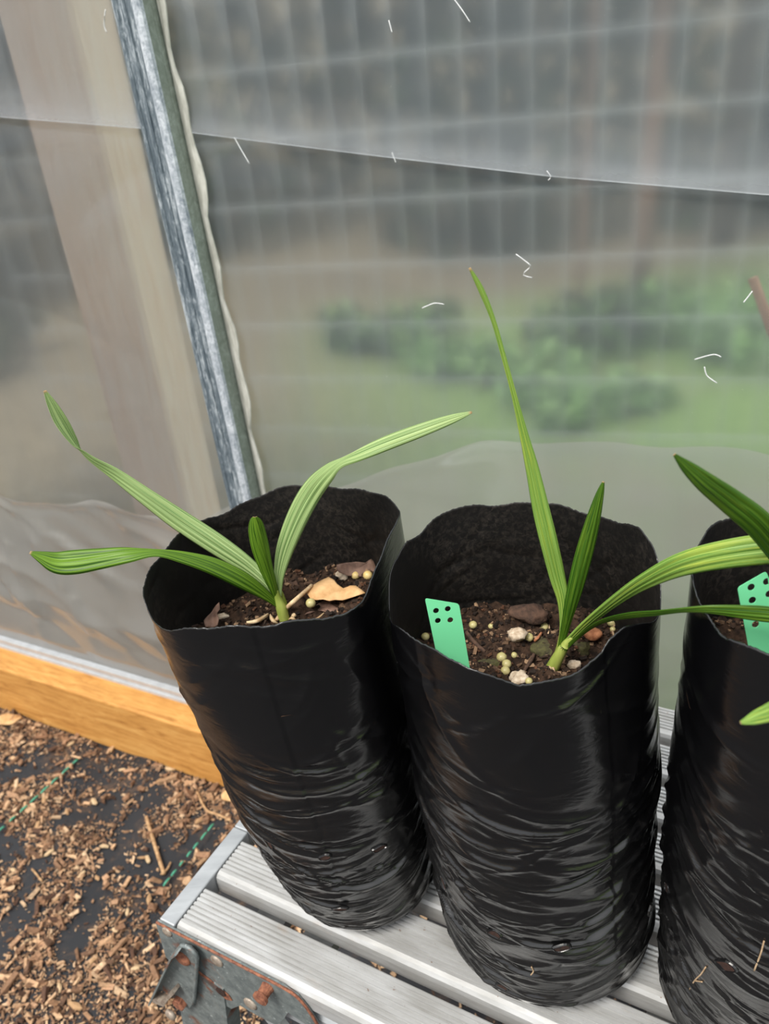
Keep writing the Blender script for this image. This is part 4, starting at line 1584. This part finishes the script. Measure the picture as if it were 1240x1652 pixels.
for i, (pts, w, lab) in enumerate([([(398, 1004), (415, 1001), (432, 991)], .0035, 'pale dry husk strip left of the palm stem in the leaning bag'),
                                   ([(436, 992), (440, 1000), (447, 1006)], .0022, 'thin curled husk at the foot of the palm stem'),
                                   ([(490, 1003), (510, 999), (522, 990)], .0020, 'thin pale leaf sliver near the front rim of the leaning bag'),
                                   ([(472, 996), (476, 988), (480, 984)], .0042, 'pale green husk flake right of the palm stem'),
                                   ([(464, 1003), (471, 997), (478, 1003)], .0020, 'small forked husk beside the palm foot')]):
    q = catmull([on_soil('b1', x, y, .004 + .003 * (k == 1)) for k, (x, y) in enumerate(pts)], 10)
    V, Fc = [], []
    for k in range(10):
        t, s, bb = frame(q[min(k + 1, 9)] - q[max(k - 1, 0)])
        ww = w * (.35 + .65 * sin(pi * (k + .5) / 10))
        V += [q[k] - s * ww, q[k] + bb * .0012, q[k] + s * ww, q[k] + bb * .0005]
    for k in range(9):
        for m_ in range(4):
            j = (m_ + 1) % 4
            Fc.append([k * 4 + m_, k * 4 + j, (k + 1) * 4 + j, (k + 1) * 4 + m_])
    tag(mesh_obj('husk_strip', V, Fc, MAT['husk'], None, True), lab, 'husk')
# curled white rootlet and twigs in the middle bag
for i, (pts, r, mt_, nm, lab) in enumerate([([(991, 1028), (988, 1018), (991, 1009), (996, 1008)], .0009, 'root', 'rootlet', 'curled white rootlet at the right of the middle bag'),
                                            ([(752, 1020), (765, 1036), (782, 1052)], .0018, 'clod', 'twig', 'dark twig lying right of the green tag'),
                                            ([(862, 1034), (868, 1028), (873, 1021)], .0012, 'stoneo', 'twig', 'small orange twig near the pale stone in the middle bag'),
                                            ([(845, 1082), (855, 1068), (862, 1054)], .0015, 'clod', 'twig', 'brown twig left of the palm roots'),
                                            ([(884, 1022), (886, 1014), (885, 1008)], .0007, 'root', 'rootlet', 'short white rootlet beside the tall palm leaf')]):
    q = catmull([on_soil('b2', x, y, .003) for x, y in pts], 10)
    tag(mesh_obj(nm, *tube(q, r, 6), MAT[mt_], None, True), lab, nm)

# ================================================================== MULCH ON THE FLOOR
g = np.random.default_rng(77)
bare = [(onz(*a, 0)[:2], onz(*b, 0)[:2], w) for a, b, w in [((250, 1270), (165, 1400), .035), ((165, 1400), (118, 1530), .032), ((60, 1400), (-10, 1560), .035), ((10, 1240), (60, 1228), .05),
                                                            ((95, 1325), (170, 1300), .035), ((270, 1395), (340, 1330), .03), ((215, 1400), (270, 1360), .03), ((-40, 1330), (20, 1370), .05), ((20, 1480), (-60, 1640), .03)]]


def density(P):
    d = np.full(len(P), 1.0)
    for a, b, w in bare:
        ab = b - a
        t = np.clip(((P - a) @ ab) / (ab @ ab), 0, 1)
        dist = np.linalg.norm(P - (a + t[:, None] * ab), axis=1) + .010 * vnoise(P, 60, 40)
        d = np.minimum(d, np.clip((dist - w * .35) / (w * .8), .06, 1))
    return np.clip(d * (.75 + .5 * vnoise(P, 14, 41)), .03, 1)


def scatter(n, reg):
    s = g.uniform(reg[0], reg[1], n)
    t = g.uniform(reg[2], reg[3], n)
    P = (WA + s[:, None] * ws + t[:, None] * wn)[:, :2]
    keep = g.uniform(0, 1, n) < density(P)
    return P[keep]


def floor_z(P):
    return .004 * vnoise(P, 22, 5) + .003 * vnoise(P * np.array([1, .35]), 60, 6) - .008


MC = [(180, 146, 114), (156, 122, 94), (200, 170, 138), (124, 94, 72), (166, 132, 104), (100, 76, 60), (186, 154, 122), (140, 108, 84), (84, 62, 50)]
Pm_ = np.concatenate([scatter(92000, (-.45, 1.0, .004, .85)), scatter(4500, (.4, 1.7, .1, 1.2))])
n = len(Pm_)
sz = g.lognormal(-6.28, .66, n)
sz = np.clip(sz, .0008, .011)
v, f, c = chips(np.stack([Pm_[:, 0], Pm_[:, 1], floor_z(Pm_) + sz * .35 + g.uniform(0, .003, n)], 1), sz * g.uniform(1, 3.4, n), sz * g.uniform(.6, 1.1, n), sz * g.uniform(.35, .8, n), g, MC, .8)
o = mesh_obj('bark_mulch', v, f, MAT['chip'], None, False, col=c)
o['kind'] = 'stuff'
tag(o, 'shredded tan bark mulch scattered over the black weed mat', 'mulch')

# larger chips one by one
chip_me = []
for k in range(6):
    V, Fc = blob((0, 0, 0), (1, .42, .3), 200 + k, 1, .5)
    me_o = mesh_obj('bark_chip', V, Fc, MAT['twig'] if k % 2 else MAT['husk'], None, False)
    chip_me.append(me_o.data)
    bpy.data.objects.remove(me_o)
spots = [(115, 1198), (10, 1215), (130, 1410), (155, 1412), (236, 1382), (228, 1380), (78, 1378), (90, 1450), (122, 1398), (25, 1262), (150, 1290), (108, 1308), (165, 1360),
         (60, 1330), (195, 1240), (255, 1258), (275, 1240), (180, 1205), (20, 1400), (70, 1290), (205, 1470), (240, 1450), (185, 1500), (150, 1545), (95, 1590), (60, 1610), (215, 1560), (120, 1620), (40, 1520), (320, 1320)]
for k, (px, py) in enumerate(spots):
    q = onz(px, py, 0)
    z = float(floor_z(np.array([q[:2]]))[0])
    o = link(bpy.data.objects.new('bark_chip', chip_me[k % 6]))
    sc = random.uniform(.008, .013)
    o.scale = (sc, sc, sc)
    o.location = (q[0], q[1], z + sc * .3 + .001)
    o.rotation_euler = (random.uniform(-.2, .2), random.uniform(-.2, .2), random.uniform(0, 6.3))
    tag(o, 'larger bark chip lying on the mulched weed mat', 'bark chip', 'larger bark chips on the floor')
for pts, r, lab in [([(236, 1318), (247, 1355), (258, 1390), (264, 1408)], .0038, 'straight tan twig on the bare weed mat near the platform corner'),
                    ([(318, 1278), (332, 1304), (352, 1312), (372, 1322)], .0024, 'bent brown twig between the base board and the platform'),
                    ([(52, 1402), (60, 1412), (68, 1422)], .002, 'short thin twig on the weed mat at far left'),
                    ([(258, 1408), (268, 1400), (274, 1388)], .002, 'small twig crossing the foot of the straight tan twig')]:
    q = []
    for x, y in pts:
        a = onz(x, y, 0)
        q.append([a[0], a[1], float(floor_z(np.array([a[:2]]))[0]) + r + .003])
    tag(mesh_obj('twig', *tube(catmull(q, 14), r, 7), MAT['twig'], None, True), lab, 'twig')
for px, py, r, lab in [(382, 1288, .03, 'pale fallen leaf on the mulch behind the platform end'), (14, 1166, .03, 'pale brown fallen leaf against the base board at far left')]:
    a = onz(px, py, 0)
    th = np.linspace(0, 2 * pi, 20, endpoint=False)
    V = [[0, 0, .004]] + [[r * cos(t) * (1 + .15 * sin(3 * t)), r * .6 * sin(t), .004 + .006 * abs(sin(t)) + .003 * cos(3 * t)] for t in th]
    Fc = [[0, 1 + k, 1 + (k + 1) % 20] for k in range(20)]
    o = mesh_obj('fallen_leaf', V, Fc, MAT['dlt'], None, True)
    o.location = (a[0], a[1], .002)
    o.modifiers.new('thickness', 'SOLIDIFY').thickness = .0008
    tag(o, lab, 'dead leaf')
